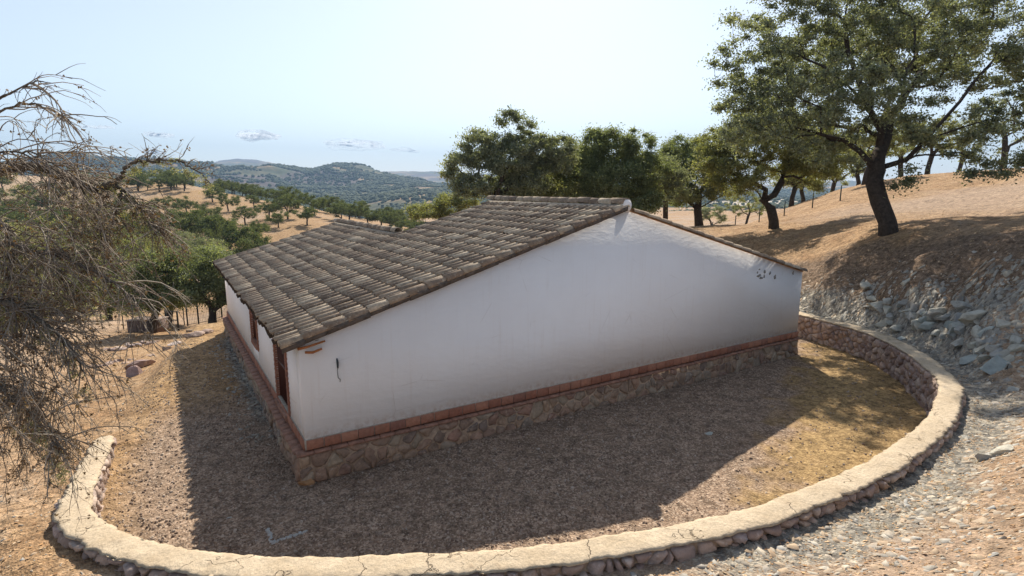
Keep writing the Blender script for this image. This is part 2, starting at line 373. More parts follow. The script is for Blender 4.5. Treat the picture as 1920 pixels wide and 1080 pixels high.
for a in [(430, 632, 24), (380, 640, 27), (330, 672, 22), (250, 705, 20), (150, 735, 17.5), (30, 740, 18), (350, 628, 34), (397, 622, 36), (283, 624, 36), (180, 640, 34), (30, 640, 34), (200, 690, 24), (320, 606, 42), (380, 600, 43), (200, 605, 44), (0, 600, 46),
          (300, 585, 58), (400, 560, 66), (150, 560, 66), (400, 500, 95), (200, 500, 95), (0, 500, 95), (400, 462, 130), (300, 455, 135), (100, 455, 135), (450, 425, 165), (540, 425, 160), (620, 425, 165),
          (480, 388, 215), (600, 402, 200), (380, 385, 220), (250, 385, 220), (100, 385, 225), (-150, 400, 225), (560, 385, 235), (460, 369, 255), (380, 352, 275), (300, 340, 290), (150, 335, 300), (-100, 330, 300), (650, 408, 215), (700, 418, 215), (760, 428, 220),
          (850, 450, 200), (950, 470, 160), (1000, 450, 100), (300, 352, 380), (0, 345, 400), (560, 410, 330), (760, 440, 330), (460, 395, 350), (1000, 430, 330), (400, 400, 640), (700, 410, 640), (1000, 405, 640), (0, 400, 640), (-600, 400, 600), (-500, 420, 250), (-500, 560, 90), (-500, 700, 35), (2600, 380, 400), (2600, 300, 60)]: cd(*a)
for a in [(-12, -14, -2.5), (-6, -25, -.5), (10, -30, 3), (30, -20, 6), (60, -60, 12), (-60, -60, -12), (0, -120, 0), (300, -300, 10), (-300, -300, -30), (500, 100, -8), (-400, 100, -25), (24, -9, 4.2), (16, -10, 1.5), (8, -13, .9)]: cw(*a)
CP = np.array(CP)
def tps_fit(P, lam=.05):
    # distances are warped so that near detail and far relief share one surface
    Q = warp(P[:, 0], P[:, 1]); n = len(Q)
    d = np.linalg.norm(Q[:, None] - Q[None], axis=2)
    K = d ** 2 * np.log(d + 1e-9) + np.eye(n) * lam * .05
    A = np.zeros((n + 3, n + 3)); A[:n, :n] = K; A[:n, n:] = np.c_[np.ones(n), Q]; A[n:, :n] = A[:n, n:].T
    b = np.zeros(n + 3); b[:n] = P[:, 2]
    return Q, np.linalg.solve(A, b)
def warp(x, y):
    dx = x + 1.884; dy = y + 10.066; r = np.hypot(dx, dy) + 1e-6
    s = 10 * np.log1p(r / 10) / r
    return np.stack([dx * s, dy * s], -1)
TQ, TW = tps_fit(CP)
def tps(x, y):
    q = warp(x, y).reshape(-1, 2); out = np.empty(len(q)); n = len(TQ)
    for i in range(0, len(q), 20000):
        c = q[i:i + 20000]; d = np.sqrt(((c[:, None] - TQ[None]) ** 2).sum(2))
        out[i:i + 20000] = (d ** 2 * np.log(d + 1e-9)) @ TW[:n] + TW[n] + c @ TW[n + 1:]
    return out.reshape(x.shape)

def inside_mask(x, y):
    """1 in the yard, 0 outside the ring wall, soft where the yard runs open to the left and back"""
    d, sd, idx = ring_sd(x, y)
    end = (idx > len(RC) - 5) | (idx < 5)
    hard = sstep(.09, -.09, sd)
    w = np.where(end, 0, hard)
    # region limits beyond the wall's ends
    t = sstep(-3.25, -2.2, x) * sstep(18.5, 17.0, x) * sstep(18, 14.5, y - .0 * x)
    t2 = sstep(8.5, 4.0, y - (x + 3.) * 4.5)      # left of the house the berm runs down
    t = t * np.where(x < 0, np.clip(t2 + sstep(-1.6, -.4, x), 0, 1), 1)
    w = np.where(end, t, np.where(y > 3, np.minimum(hard, np.maximum(t, .0) if False else hard), hard))
    return np.where((d < 2.5) & ~end, hard, np.where(end, t, np.minimum(hard, t if False else hard) * np.where(y > 4, t, 1)))
def height(x, y, detail=True):
    x = np.asarray(x, float); y = np.asarray(y, float)
    o = tps(x, y)
    r = np.hypot(x + 1.9, y + 10)
    if detail:
        o = o + fbm(x * .5, y * .5, 3, 5) * .05 * np.clip(r / 12, .4, 4)
        bank = np.exp(-((x - 18.2 - .15 * y) / 2.6) ** 2) * sstep(12, 6, np.abs(y + .5))
        o = o + bank * (fbm(x * 1.3, y * 1.3, 4, 21) * .28)
        o = o + fbm(x * .02, y * .02, 3, 8) * sstep(60, 300, r) * 2.0
    d, sd, idx = ring_sd(x, y)
    drop = np.interp(RS[idx], [0, 5, 8, 11, RLEN - 6, RLEN - 3, RLEN], [.08, .11, .17, .20, .19, .15, .14])
    w = np.exp(-(np.maximum(d - .45, 0) / .55) ** 2) * (sd > -.05) * (idx > 4) * (idx < len(RC) - 6)
    o = o * (1 - w) + (RL[idx, 2] - drop + (.03 * fbm(x * 1.7, y * 1.7, 2, 15) if detail else 0)) * w
    m = inside_mask(x, y)
    yz = YARD_Z + .04 * fbm(x * .4, y * .4, 2, 3) + .10 * sstep(11, 15, x) * sstep(2, -4, y)
    z = o * (1 - m) + yz * m
    if detail: z = z + fbm(x * 3.1, y * 3.1, 3, 11) * .018
    return z
def hz(x, y): return float(height(np.array([x]), np.array([y]))[0])

# ------------------------------------------------------------------ ground sheet
def axis(lo, hi, a, b, fine, grow):
    v = list(np.arange(a, b, fine)); s = fine
    while v[-1] < hi: s = min(s * grow, 12); v.append(v[-1] + s)
    s = fine; w = [a]
    while w[-1] > lo: s = min(s * grow, 12); w.append(w[-1] - s)
    return np.array(w[1:][::-1] + v)
gx = axis(-520, 640, -5.5, 24, .1, 1.05); gy = axis(-300, 640, -10.5, 9, .1, 1.05)
GX, GY = np.meshgrid(gx, gy, indexing='xy')
GZ = height(GX, GY)
ny, nx = GX.shape
ii = (np.arange(ny - 1)[:, None] * nx + np.arange(nx - 1)[None]).ravel()
quads = np.stack([ii, ii + 1, ii + nx + 1, ii + nx], 1)
ins = inside_mask(GX, GY)
rr, rsd, _ = ring_sd(GX, GY)
zn = np.zeros((ny, nx, 4))
nzz = fbm(GX * .8, GY * .8, 3, 31) * .5
trail = sstep(1.9, .5, rr + nzz) * (rsd > 0) * sstep(1.0, 5, GX) * (GY < 6)
bankm = np.exp(-((GX - 16.6 - .1 * GY) / 1.0) ** 2) * sstep(6, 3, np.abs(GY + 2.5)) * (.7 + nzz * 1.6)
brown = np.exp(-((GX - 18.9 - .1 * GY) / 2.6) ** 2) * sstep(11, 6, np.abs(GY + .5))
zn[..., 0] = np.clip(np.maximum(trail * .8, bankm), 0, 1) * (1 - ins)
dleft = sstep(-.9, -.1, GX) * sstep(13, 11, GY) * sstep(2, 4, GY) * (GX < .3)
sunlit_t = (GX - 4) * .25 + (-GY - 3) * .5 + nzz * .4  # gold kept to the sunlit yard, gravel tone painted over the house's shade
gravel = sstep(1.75, .95, sunlit_t + .5 * fbm(GX * 2.2, GY * 2.2, 3, 66)) * sstep(-3.4, -2.0, GX)
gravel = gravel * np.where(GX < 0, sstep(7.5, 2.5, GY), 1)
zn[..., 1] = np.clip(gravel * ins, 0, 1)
zn[..., 0] = np.maximum(zn[..., 0], dleft * .7)
zn[..., 3] = np.clip(brown * (1 - ins) + ins * (GX < .2) * sstep(2.5, 7, GY) * sstep(-2.2, -1.2, GX) * .0, 0, 1)
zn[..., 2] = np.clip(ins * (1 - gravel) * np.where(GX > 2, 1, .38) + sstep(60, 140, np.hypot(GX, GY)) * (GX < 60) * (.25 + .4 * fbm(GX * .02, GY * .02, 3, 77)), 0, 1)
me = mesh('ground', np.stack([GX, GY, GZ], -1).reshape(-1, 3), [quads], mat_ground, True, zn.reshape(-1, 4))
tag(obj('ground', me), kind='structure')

# ------------------------------------------------------------------ hills to the horizon
def mk_hill():
    m, nt, b = M('hills', .95, .1); k = N(nt); c = k.co(False)
    n1 = k.noise(c, .0035, 6, .7); n2 = k.noise(c, .03, 5, .7)
    col = k.ramp(n1, [(.40, (.06, .075, .042)), (.50, (.12, .11, .065)), (.58, (.34, .235, .14)), (.75, (.46, .33, .22))])
    col = k.mix(1.0, col, k.ramp(n2, [(.3, .55), (.7, 1.25)]), 'MULTIPLY')
    z = k.n('ShaderNodeVertexColor', layer_name='zone').outputs['Color']
    sp = k.n('ShaderNodeSeparateColor'); k.set(sp.inputs[0], z)
    col = k.mix(sp.outputs[0], col, k.ramp(n2, [(.3, (.06, .05, .055)), (.7, (.12, .095, .09))]))   # burnt purple slopes
    col = k.mix(sp.outputs[1], col, (.48, .42, .34))                                                # pale plain
    k.set(b.inputs['Base Color'], col); return m
mat_hill = mk_hill()
azn, rn = 560, 200
PXA = np.concatenate([np.linspace(-900, 2900, 480)])
dirs = F[None] + R[None] * ((PXA - 960) / FPX)[:, None]
AZ1 = np.arctan2(dirs[:, 0], dirs[:, 1])
AZ = np.concatenate([AZ1, np.linspace(AZ1[-1], AZ1[0] + 2 * PI, 90)[1:-1]])
RR = np.concatenate([np.linspace(430, 3500, 170), np.geomspace(3530, 8400, 60)])
AZg, Rg = np.meshgrid(AZ, RR, indexing='ij')
HX = CAM[0] + np.sin(AZg) * Rg; HY = CAM[1] + np.cos(AZg) * Rg
az0 = math.atan2(F[0], F[1])
def pxaz(az): # photo column of an azimuth (clamped)
    t = np.clip((az - az0 + PI) % (2 * PI) - PI, -1.2, 1.2)
    fh = math.hypot(F[0], F[1]); return 960 + FPX * fh * np.tan(t)
PXg = pxaz(AZg)
cosf = np.cos(np.clip((AZg - az0 + PI) % (2 * PI) - PI, -1.2, 1.2))
def lev(pxs, pys):  # elevation slope for a skyline drawn at photo rows pys
    return -(np.interp(PXg, pxs, pys) - 354.6) / FPX * cosf * 1.0
E_low = lev([-600, 0, 300, 560, 700, 830, 1000, 1350, 1500, 1700, 2400], [410, 408, 405, 425, 432, 425, 415, 398, 392, 392, 392])
E_mid = lev([-600, 0, 200, 400, 560, 650, 760, 860, 1000, 1300, 1500, 2400], [355, 352, 350, 358, 366, 364, 360, 356, 360, 378, 374, 380])
E_c1 = lev([-600, 0, 60, 140, 230, 290, 350, 400, 470, 545, 600, 640, 680, 730, 790, 860, 950, 1100, 1300, 2600],
           [300, 306, 300, 291, 297, 300, 303, 308, 312, 308, 318, 309, 310, 326, 340, 352, 356, 360, 368, 372])
E_tr = lev([-600, 2600], [352, 362])
E_c2 = lev([-600, 0, 130, 300, 400, 430, 465, 500, 530, 600, 700, 745, 770, 850, 960, 1060, 1200, 1400, 1520, 1600, 1800, 2600],
           [310, 318, 318, 312, 310, 305, 301, 303, 310, 318, 325, 324, 324, 325, 330, 334, 338, 348, 344, 342, 346, 340])
wob = 1 + .12 * fbm(PXg / 160, Rg * 0, 3, 40)
rk = np.array([430, 620, 1500, 2600, 3300, 6000, 8400])
S = [np.full_like(Rg, -.055), E_low, E_mid, E_c1, E_tr * 1.0, E_c2, E_c2 - .012]
el = np.zeros_like(Rg); rw = Rg * np.where(Rg < 3000, wob, 1)
for i in range(6):
    m = (rw >= rk[i]) & (rw <= rk[i + 1] + (1e6 if i == 5 else 0))
    t = np.clip((rw - rk[i]) / (rk[i + 1] - rk[i]), 0, 1); t = t * t * (3 - 2 * t)
    el = np.where(m, S[i] * (1 - t) + S[i + 1] * t, el)
el = np.where(rw < rk[0], S[0], el)
HZ = CAM[2] + Rg * el
rid = 1 - np.abs(fbm(HX / 420, HY / 420, 4, 51, .5)) * 2
amp = sstep(700, 2200, Rg) * sstep(3900, 2900, Rg)
HZ = HZ + (rid - .75) * 18 * amp * sstep(1250, 900, PXg) + fbm(HX / 150, HY / 150, 4, 52, .6) * 13 * sstep(700, 1500, Rg) + fbm(HX / 900, HY / 900, 3, 53) * 22 * sstep(4300, 5600, Rg)
ribs = fbm(PXg / 24, Rg / 900, 3, 60)
HZ = HZ + ribs * 9 * sstep(1800, 2300, Rg) * sstep(3100, 2600, Rg)
na, nr = Rg.shape
hi_ = (np.arange(na)[:, None] * nr + np.arange(nr - 1)[None]); hj = (((np.arange(na) + 1) % na)[:, None] * nr + np.arange(nr - 1)[None])
hq = np.stack([hi_, hi_ + 1, hj + 1, hj], -1).reshape(-1, 4)
zh = np.zeros((na, nr, 4)); zh[..., 3] = 1
zh[..., 0] = np.clip(sstep(430, 120, PXg) * sstep(1500, 2000, Rg) + .9 * sstep(.30, .45, fbm(HX / 260, HY / 260, 2, 71)) * sstep(1500, 1900, Rg), 0, 1)
zh[..., 1] = sstep(1250, 1400, PXg) * sstep(3000, 1500, Rg) * .9
me = mesh('hills', np.stack([HX, HY, HZ], -1).reshape(-1, 3), [hq[:, ::-1]], mat_hill, True, zh.reshape(-1, 4))
tag(obj('hills', me), kind='structure')
from bisect import bisect
def hill_z(ia, ir): return HZ[ia, ir]

# ------------------------------------------------------------------ house
house = empty('house', (0, 0, 0))
tag(house, 'white limewashed farm building with old clay tile roof on a red stone plinth', 'house')
W = 15.0; L = 13.06; XA = 7.48; YR = 6.43; XB = 4.25; YE = 13.37; XO = -.305; ZE = 1.86; SL = .288
def ztop(x):   # crest height of the cover tiles, left slope
    return ZE + SL * (x - XO)
ZRT = ztop(XA)
SR = .275
def ztr(x): return ZRT - SR * (x - XA)
wallo = MB()
T = .35
def deck(x): return (ztop(x) if x <= XA else ztr(x)) - .13
# front gable prism
xs = [0, XA, W]
V = [];
for y in (0, T):
    V += [(0, y, 0), (W, y, 0), (W, y, deck(W)), (XA, y, deck(XA)), (0, y, deck(0))]
wallo.add(V, [np.array([[0, 1, 2, 3, 4], [9, 8, 7, 6, 5]]), np.array([[0, 5, 6, 1], [1, 6, 7, 2], [2, 7, 8, 3], [3, 8, 9, 4], [4, 9, 5, 0]])])
wmesh = wallo.mesh('gable_wall', mat_white)
obj('gable_wall', wmesh, house)
# facade with two openings (window y 5.14-6.45, z .36 up ; door y 1.26-2.8, z -.06 up)
fa = MB()
Ts = .3; zt = deck(.0) - .004
def fbox(y0, y1, z0, z1, x0=0.0, x1=Ts): fa.box((x0, y0, z0), (x1, y1, z1))
WD = (5.14 + .16, 6.45 - .16, .36 + .10); DD = (1.26 + .16, 2.80 - .16, 0.0)
fbox(T + .002, DD[0], 0, zt); fbox(DD[1], WD[0], 0, zt); fbox(WD[0], WD[1], 0, WD[2]); fbox(WD[0], WD[1], 1.66, zt)
fbox(DD[0], DD[1], 1.70, zt); fbox(WD[1], L, 0, zt)
obj('facade_wall', fa.mesh('facade_wall', mat_white), house)
ow = MB()
ow.box((W - .3, T + .002, 0), (W, YR - .1, deck(W) - .004)); ow.box((XA, YR - .4, -.2), (W - .302, YR - .1, 2.0))
ow.box((T, L - .3, -.2), (8.2, L, 1.8)); ow.box((8.2, YR - .1, -.2), (8.5, L, 1.8))
V = [(Ts, L - .28, 1.8), (8.2, L - .28, 1.8), (XB, L - .28, deck(XB) - .02), (Ts, L - .02, 1.8), (8.2, L - .02, 1.8), (XB, L - .02, deck(XB) - .02)]
ow.add(V, [np.array([[0, 1, 2], [5, 4, 3]]), np.array([[0, 3, 4, 1], [1, 4, 5, 2], [2, 5, 3, 0]])])
V = [(XB, YR - .4, 2.0), (W - .302, YR - .4, 2.0), (XA, YR - .4, deck(XA) - .02), (XB, YR - .1, 2.0), (W - .302, YR - .1, 2.0), (XA, YR - .1, deck(XA) - .02)]
ow.add(V, [np.array([[0, 1, 2], [5, 4, 3]]), np.array([[0, 3, 4, 1], [1, 4, 5, 2], [2, 5, 3, 0]])])
obj('back_wall', ow.mesh('back_wall', mat_white), house)

rng = np.random.default_rng(7)
# --- brick band and ledge
band = MB(); band.box((-.02, -.02, -.19), (W + .02, .1, -.004)); band.box((-.02, .102, -.19), (.1, L + .02, -.004)); band.box((W - .1, .102, -.19), (W + .02, YR - .1, -.004))
bo = obj('brick_band', band.mesh('brick_band', mat_mortar), house)
bm_ = MB()
def brickmesh(w):
    b = MB(); e = .006
    X0, X1, Z0, Z1 = -w / 2, w / 2, -.088, .088
    V = [(X0, .02, Z0), (X1, .02, Z0), (X1, .02, Z1), (X0, .02, Z1), (X0, -.016, Z0), (X1, -.016, Z0), (X1, -.016, Z1), (X0, -.016, Z1),
         (X0 + e, -.024, Z0 + e), (X1 - e, -.024, Z0 + e), (X1 - e, -.024, Z1 - e), (X0 + e, -.024, Z1 - e)]
    b.add(V, [np.array([[0, 4, 7, 3], [4, 5, 9, 8], [5, 6, 10, 9], [6, 7, 11, 10], [7, 4, 8, 11], [8, 9, 10, 11], [1, 2, 6, 5], [3, 7, 6, 2], [0, 1, 5, 4]])])
    return b.mesh('brick', mat_brick)
bmeshes = [brickmesh(w) for w in (.298, .292, .302)]
n = int(W / .308)
for i in range(n):
    o = obj('brick', bmeshes[i % 3], bo, ((i + .5) * W / n, -.02 + rng.normal(0, .002), -.097))
n = int(L / .308)
for i in range(n):
    o = obj('brick', bmeshes[i % 3], bo, (-.02 + rng.normal(0, .002), (i + .5) * L / n, -.097)); o.rotation_euler = (0, 0, -PI / 2)
lg = MB()
# sloped ledge tiles
def ledge(p0, p1, nrm, n, out=.085):
    p0 = np.array(p0, float); p1 = np.array(p1, float); nrm = np.array(nrm, float)
    for i in range(n):
        a = p0 + (p1 - p0) * (i + .02) / n; b = p0 + (p1 - p0) * (i + .98) / n; dz = rng.normal(0, .003)
        V = [a - nrm * .05, b - nrm * .05, b + nrm * out, a + nrm * out]
        T_ = [np.array([*v[:2], -.197 + dz]) if k < 2 else np.array([*v[:2], -.235 + dz]) for k, v in enumerate(V)]
        B_ = [np.array([*v[:2], -.27 + dz]) for v in V]
        lg.add(np.array(T_ + B_), [np.array([[0, 1, 2, 3], [7, 6, 5, 4], [0, 4, 5, 1], [1, 5, 6, 2], [2, 6, 7, 3], [3, 7, 4, 0]])])
ledge((-.18, 0, 0), (W + .08, 0, 0), (0, -1, 0), 50); ledge((0, .06, 0), (0, L, 0), (-1, 0, 0), 44, .20); ledge((W, .06, 0), (W, YR, 0), (1, 0, 0), 20)
tag(obj('brick_ledge', lg.mesh('brick_ledge', mat_ledge), house), kind='stuff')

# --- voronoi stone faces
def clip(poly, p, nrm):
    out = []
    for i in range(len(poly)):
        a = poly[i]; b = poly[(i + 1) % len(poly)]; da = (a - p) @ nrm; db = (b - p) @ nrm
        if da <= 0: out.append(a)
        if (da < 0 < db) or (db < 0 < da): out.append(a + (b - a) * da / (da - db))
    return out
def cells(u1, v1, su, sv, rng, jit=.45, drop=.2):
    nu = max(1, int(u1 / su)); nv = max(1, int(round(v1 / sv))); pts = []
    for i in range(nu):
        for j in range(nv):
            pts.append(((i + .5 + (j % 2) * .5 - .25 + rng.uniform(-jit, jit)) * u1 / nu, (j + .5 + rng.uniform(-jit, jit)) * v1 / nv))
    P = np.array(pts); P = P[rng.uniform(0, 1, len(P)) > drop]; sc2 = np.array([1, su / sv * .8]); out = []
    for i, p in enumerate(P):
        d = np.linalg.norm((P - p) * sc2, axis=1); order = np.argsort(d)[1:18]
        poly = [np.array(c, float) for c in ((max(0, p[0] - 2 * su), 0), (min(u1, p[0] + 2 * su), 0), (min(u1, p[0] + 2 * su), v1), (max(0, p[0] - 2 * su), v1))]
        for j in order:
            q = P[j]; poly = clip(poly, (p + q) / 2, (q - p) * sc2 ** 2)
            if len(poly) < 3: break
        if len(poly) >= 3: out.append(poly)
    return out
def stone_from(poly, f3, depth, rng, gap=.012, back=.03):
    """poly in (u, v); f3(u, v, h) -> world, h = outward height"""
    P = np.array(poly); c = P.mean(0)
    # subdivide long edges a little, shrink
    Q = []
    for i in range(len(P)):
        a, b = P[i], P[(i + 1) % len(P)]
        Q.append(a * .86 + b * .14)
        if np.linalg.norm(b - a) > .14: Q.append((a + b) / 2 + rng.normal(0, .006, 2))
        Q.append(a * .14 + b * .86)
    Q = np.array(Q); dd = np.linalg.norm(Q - c, axis=1)[:, None]
    Q1 = c + (Q - c) * np.clip(1 - gap / (dd + 1e-6), .3, 1); n = len(Q)
    h = depth * rng.uniform(.45, 1.2); tilt = rng.normal(0, .13, 2)
    Q2 = c + (Q1 - c) * rng.uniform(.66, .84) + rng.normal(0, .007, (n, 2))
    def H(q, hh): return hh + (q - c) @ tilt
    V = [f3(q[0], q[1], -back) for q in Q1] + [f3(q[0], q[1], H(q, h * .45) + rng.normal(0, .006)) for q in Q1] + \
        [f3(q[0], q[1], H(q, h) + rng.normal(0, .009)) for q in Q2] + [f3(c[0], c[1], h * 1.12)]
    i = np.arange(n); j = (i + 1) % n
    quads = np.concatenate([np.stack([i, j, j + n, i + n], 1), np.stack([i + n, j + n, j + 2 * n, i + 2 * n], 1)])
    tris = np.stack([i + 2 * n, j + 2 * n, np.full(n, 3 * n)], 1)
    return np.array(V), [quads, tris]
def place_stones(polys, f3, depth, mat, parent, rng, limit, shade=None, flip=False, gap=.012, name='stone'):
    rest = MB(); k = 0
    for p in polys:
        V, Fs = stone_from(p, f3, depth, rng, gap)
        if flip: Fs = [f[:, ::-1] for f in Fs]
        if k < limit:
            c = V.mean(0); me = mesh(name, V - c, Fs, mat); obj(name, me, parent, c); k += 1
        else: rest.add(V, Fs)
    if rest.n: tag(obj(name, rest.mesh(name, mat), parent), kind='stuff')
    return k
plinth = MB(); ZB = -1.05
plinth.box((-.03, -.03, ZB), (W + .03, .3, -.272)); plinth.box((-.13, .302, ZB), (.3, L + .03, -.272)); plinth.box((-.13, -.028, ZB), (-.031, .300, -.273)); plinth.box((W - .3, .302, ZB), (W + .03, YR, -.272))
po = obj('plinth', plinth.mesh('plinth', mat_stone_mortar), house)
hp = .58
k1 = place_stones(cells(W + .20, hp, .25, .17, rng), lambda u, v, h: np.array([u - .15, -.03 - h, -.272 - hp + v]), .034, mat_stone, po, rng, 175, gap=.020)
k2 = place_stones(cells(L + .06, hp, .30, .19, rng), lambda u, v, h: np.array([-.13 - h, L + .03 - u, -.272 - hp + v]), .045, mat_stone, po, rng, 300 - k1, gap=.018)
place_stones(cells(YR, hp, .3, .2, rng), lambda u, v, h: np.array([W + .03 + h, u, -.272 - hp + v]), .05, mat_stone, po, rng, 0)
# large corner stone at the foot
def rock_mesh(sx, sy, sz, rng, mat, cuts=14, name='rock', up=1.0):
    import bmesh
    bm = bmesh.new(); bmesh.ops.create_icosphere(bm, subdivisions=3, radius=1)
    P = np.array([v.co for v in bm.verts])
    for _ in range(cuts):                       # chop with random planes: angular stone
        nrm = rng.normal(0, 1, 3); nrm /= np.linalg.norm(nrm); d = rng.uniform(.32, .75)
        s = P @ nrm - d; m = s > 0; P[m] -= s[m][:, None] * nrm
    P += rng.normal(0, .012, P.shape)
    P = P * np.array([sx, sy, sz])
    for v, p in zip(bm.verts, P): v.co = p
    me = bpy.data.meshes.new(name); bm.to_mesh(me); bm.free(); me.materials.append(mat); return me
obj('corner_stone', rock_mesh(.2, .16, .15, rng, piece_mat('ochre_stone', [(.42, .24, .11), (.36, .2, .1)], grain=9), name='corner_stone'), po, (-.04, -.03, -.80))

# --- facade openings: brick jambs, grilles, leaves
jb = MB()
def jamb(y, z0, z1, side):
    z = z0; i = 0
    while z < z1:
        w = .15 if i % 2 else .115
        a, b = (y, y + w * side) if side > 0 else (y - w, y)
        jb.box((-.028, a, z), (.16, b, z + .042), .002, rng); z += .05; i += 1
jamb(1.42 + .012, -.19, 1.72, -1); jamb(2.64 - .012, -.19, 1.72, 1)
jamb(5.30 + .012, .36, 1.68, -1); jamb(6.29 - .012, .36, 1.68, 1)
tag(obj('brick_jamb', jb.mesh('brick_jamb', mat_brick), house), kind='stuff')
sb = MB(); n = 9
for i in range(n): sb.box((-.05, 5.32 + i * .107, .365), (.2, 5.32 + i * .107 + .098, .468), .002, rng)
tag(obj('window_sill', sb.mesh('window_sill', mat_brick), house), kind='stuff')
ds = MB()
for i in range(11): ds.box((-.085, 1.44 + i * .109, -.16), (.22, 1.44 + i * .109 + .10, -.045), .002, rng)
tag(obj('door_step', ds.mesh('door_step', mat_ledge), house), kind='stuff')
def grille(name, y0, y1, z0, z1, nb, cross):
    f = MB(); t = .03
    for a, b in (((.03, y0, z0), (.07, y0 + t, z1)), ((.03, y1 - t, z0), (.07, y1, z1)), ((.03, y0 + t + .001, z1 - t), (.07, y1 - t - .001, z1)), ((.03, y0 + t + .001, z0), (.07, y1 - t - .001, z0 + t))): f.box(a, b)
    fo = obj(name, f.mesh(name, mat_wood), house)
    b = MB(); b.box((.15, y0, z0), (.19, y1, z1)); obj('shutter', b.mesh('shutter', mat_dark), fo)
    for i in range(nb):
        y = y0 + (i + 1) * (y1 - y0) / (nb + 1)
        q = MB(); q.tube([(0, 0, 0), (0, 0, z1 - z0 - .05)], .010, 6); obj('bar', q.mesh('bar', mat_wood), fo, (.05, y, z0 + .025))
    for c in cross:
        q = MB(); q.box((.028, y0, c), (.072, y1, c + .028)); obj('crossbar', q.mesh('crossbar', mat_wood), fo)
grille('barred_door', 1.43, 2.63, -.04, 1.69, 10, (.80,))
grille('barred_window', 5.31, 6.28, .46, 1.65, 7, (1.0,))
# broken roof tile ends and the hanging bracket on the gable
bt = MB()
bt.tube([(-.03, -.02, 1.70), (.12, -.09, 1.735), (.42, -.10, 1.80)], [.028, .024, .018], 6)
bt.tube([(.08, -.05, 1.63), (.20, -.09, 1.62), (.36, -.09, 1.665)], [.026, .026, .02], 6)
obj('broken_eave_batten', bt.mesh('broken_eave_batten', simple('broken_clay', (.33, .12, .04), .8)), house)
be = MB(); be.box((-.06, 1.26, 1.60), (.02, 1.40, 1.76)); obj('beam_end', be.mesh('beam_end', mat_dark), house)
lb = MB(); P = pz(632, 672, 0)
def wallpt(x, y, off=.03):
    v = F + R * (x - 960) / FPX - U * (y - 540) / FPX; t = (-off - CAM[1]) / v[1]; return CAM + v * t
lb.tube([wallpt(631.5, 672), wallpt(633, 680, .06), wallpt(633.5, 690, .05)], [.012, .022, .016], 6)
lb.tube([wallpt(633.5, 690), wallpt(632.5, 694), wallpt(634, 708), wallpt(638, 712), wallpt(637.5, 716)], .007, 4)
obj('wall_bracket', lb.mesh('wall_bracket', mat_iron), house)

fp_mat = simple('bare_render', (.25, .235, .21), .95, .3, 20, .5)
for x_, y_, a_, b_ in [(1423, 517, 5, 3), (1427, 521, 4, 3), (1434, 510, 3, 4), (1433, 518, 2, 3), (1444, 512, 3, 4), (1453, 519, 3, 4), (1420, 511, 2, 2), (1424, 505, 2, 2), (1487, 512, 2, 4), (583, 634, 4, 1.3), (592, 634, 3, 2.5), (594, 638, 4, 1), (1143, 407, 2, 3)]:
    c = wallpt(x_, y_, .002); dd = np.linalg.norm(c - CAM) / FPX; th = np.linspace(0, 2 * PI, 10)[:-1]; q = MB(); rr_ = rng.uniform(.55, 1.2, 9)
    V = [(c[0] + a_ * dd * 1.25 * t_ * math.cos(a), -.003, c[2] + b_ * dd * t_ * math.sin(a)) for a, t_ in zip(th, rr_)]; V += [(a, .02, b) for a, _, b in V]; j = np.arange(9)
    q.add(V, [np.array([list(range(9))]), np.stack([j, j + 9, (j + 1) % 9 + 9, (j + 1) % 9], 1)]); obj('flaked_patch', q.mesh('flaked_patch', fp_mat), house)

# --- roof
roof = empty('roof'); roof.parent = house
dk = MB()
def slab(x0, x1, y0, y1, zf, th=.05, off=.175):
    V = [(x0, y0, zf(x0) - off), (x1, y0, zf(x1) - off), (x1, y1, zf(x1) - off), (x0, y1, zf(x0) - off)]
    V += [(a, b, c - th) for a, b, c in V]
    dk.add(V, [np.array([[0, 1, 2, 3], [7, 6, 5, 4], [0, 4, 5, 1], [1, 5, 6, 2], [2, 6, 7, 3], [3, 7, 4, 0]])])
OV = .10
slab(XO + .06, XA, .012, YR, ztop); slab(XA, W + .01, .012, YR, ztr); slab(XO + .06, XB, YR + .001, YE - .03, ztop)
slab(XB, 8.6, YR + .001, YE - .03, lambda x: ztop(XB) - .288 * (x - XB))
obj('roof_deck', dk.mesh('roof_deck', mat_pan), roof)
def half_tile(Lt, r0, r1, seg=8, th=.016, arc=PI, up=1, name='roof_tile', mat=None):
    """barrel tile running along +x (lower end at 0), crest at z = r"""
    V = []; st = [(0, r0), (Lt, r1)]
    for x, r in st:
        for a in np.linspace(0, arc, seg + 1):
            V.append((x, -r * math.cos(a), up * r * math.sin(a)))
    for x, r in st:
        for a in np.linspace(0, arc, seg + 1):
            V.append((x, -(r - th) * math.cos(a), up * (r - th) * math.sin(a)))
    s = seg + 1; q = []
    for i in range(seg):
        q += [[i, i + 1, s + i + 1, s + i], [2 * s + i + 1, 2 * s + i, 3 * s + i, 3 * s + i + 1], [i + 1, i, 2 * s + i, 2 * s + i + 1]]
    q += [[0, s, 3 * s, 2 * s], [s - 1, 2 * s - 1 + 2 * s, 0, 0]][:1]
    return np.array(V, float), [np.array(q)]
PITCH = .25; NC = 20
ang = math.atan(SL); run = (XA - XO) / NC
pan = MB(); covers = []
CV, CF = half_tile(.47, .079, .066); CV[:, 2] *= .76
PV, PF = half_tile(.47, .085, .085, seg=5, th=.012, up=-1)
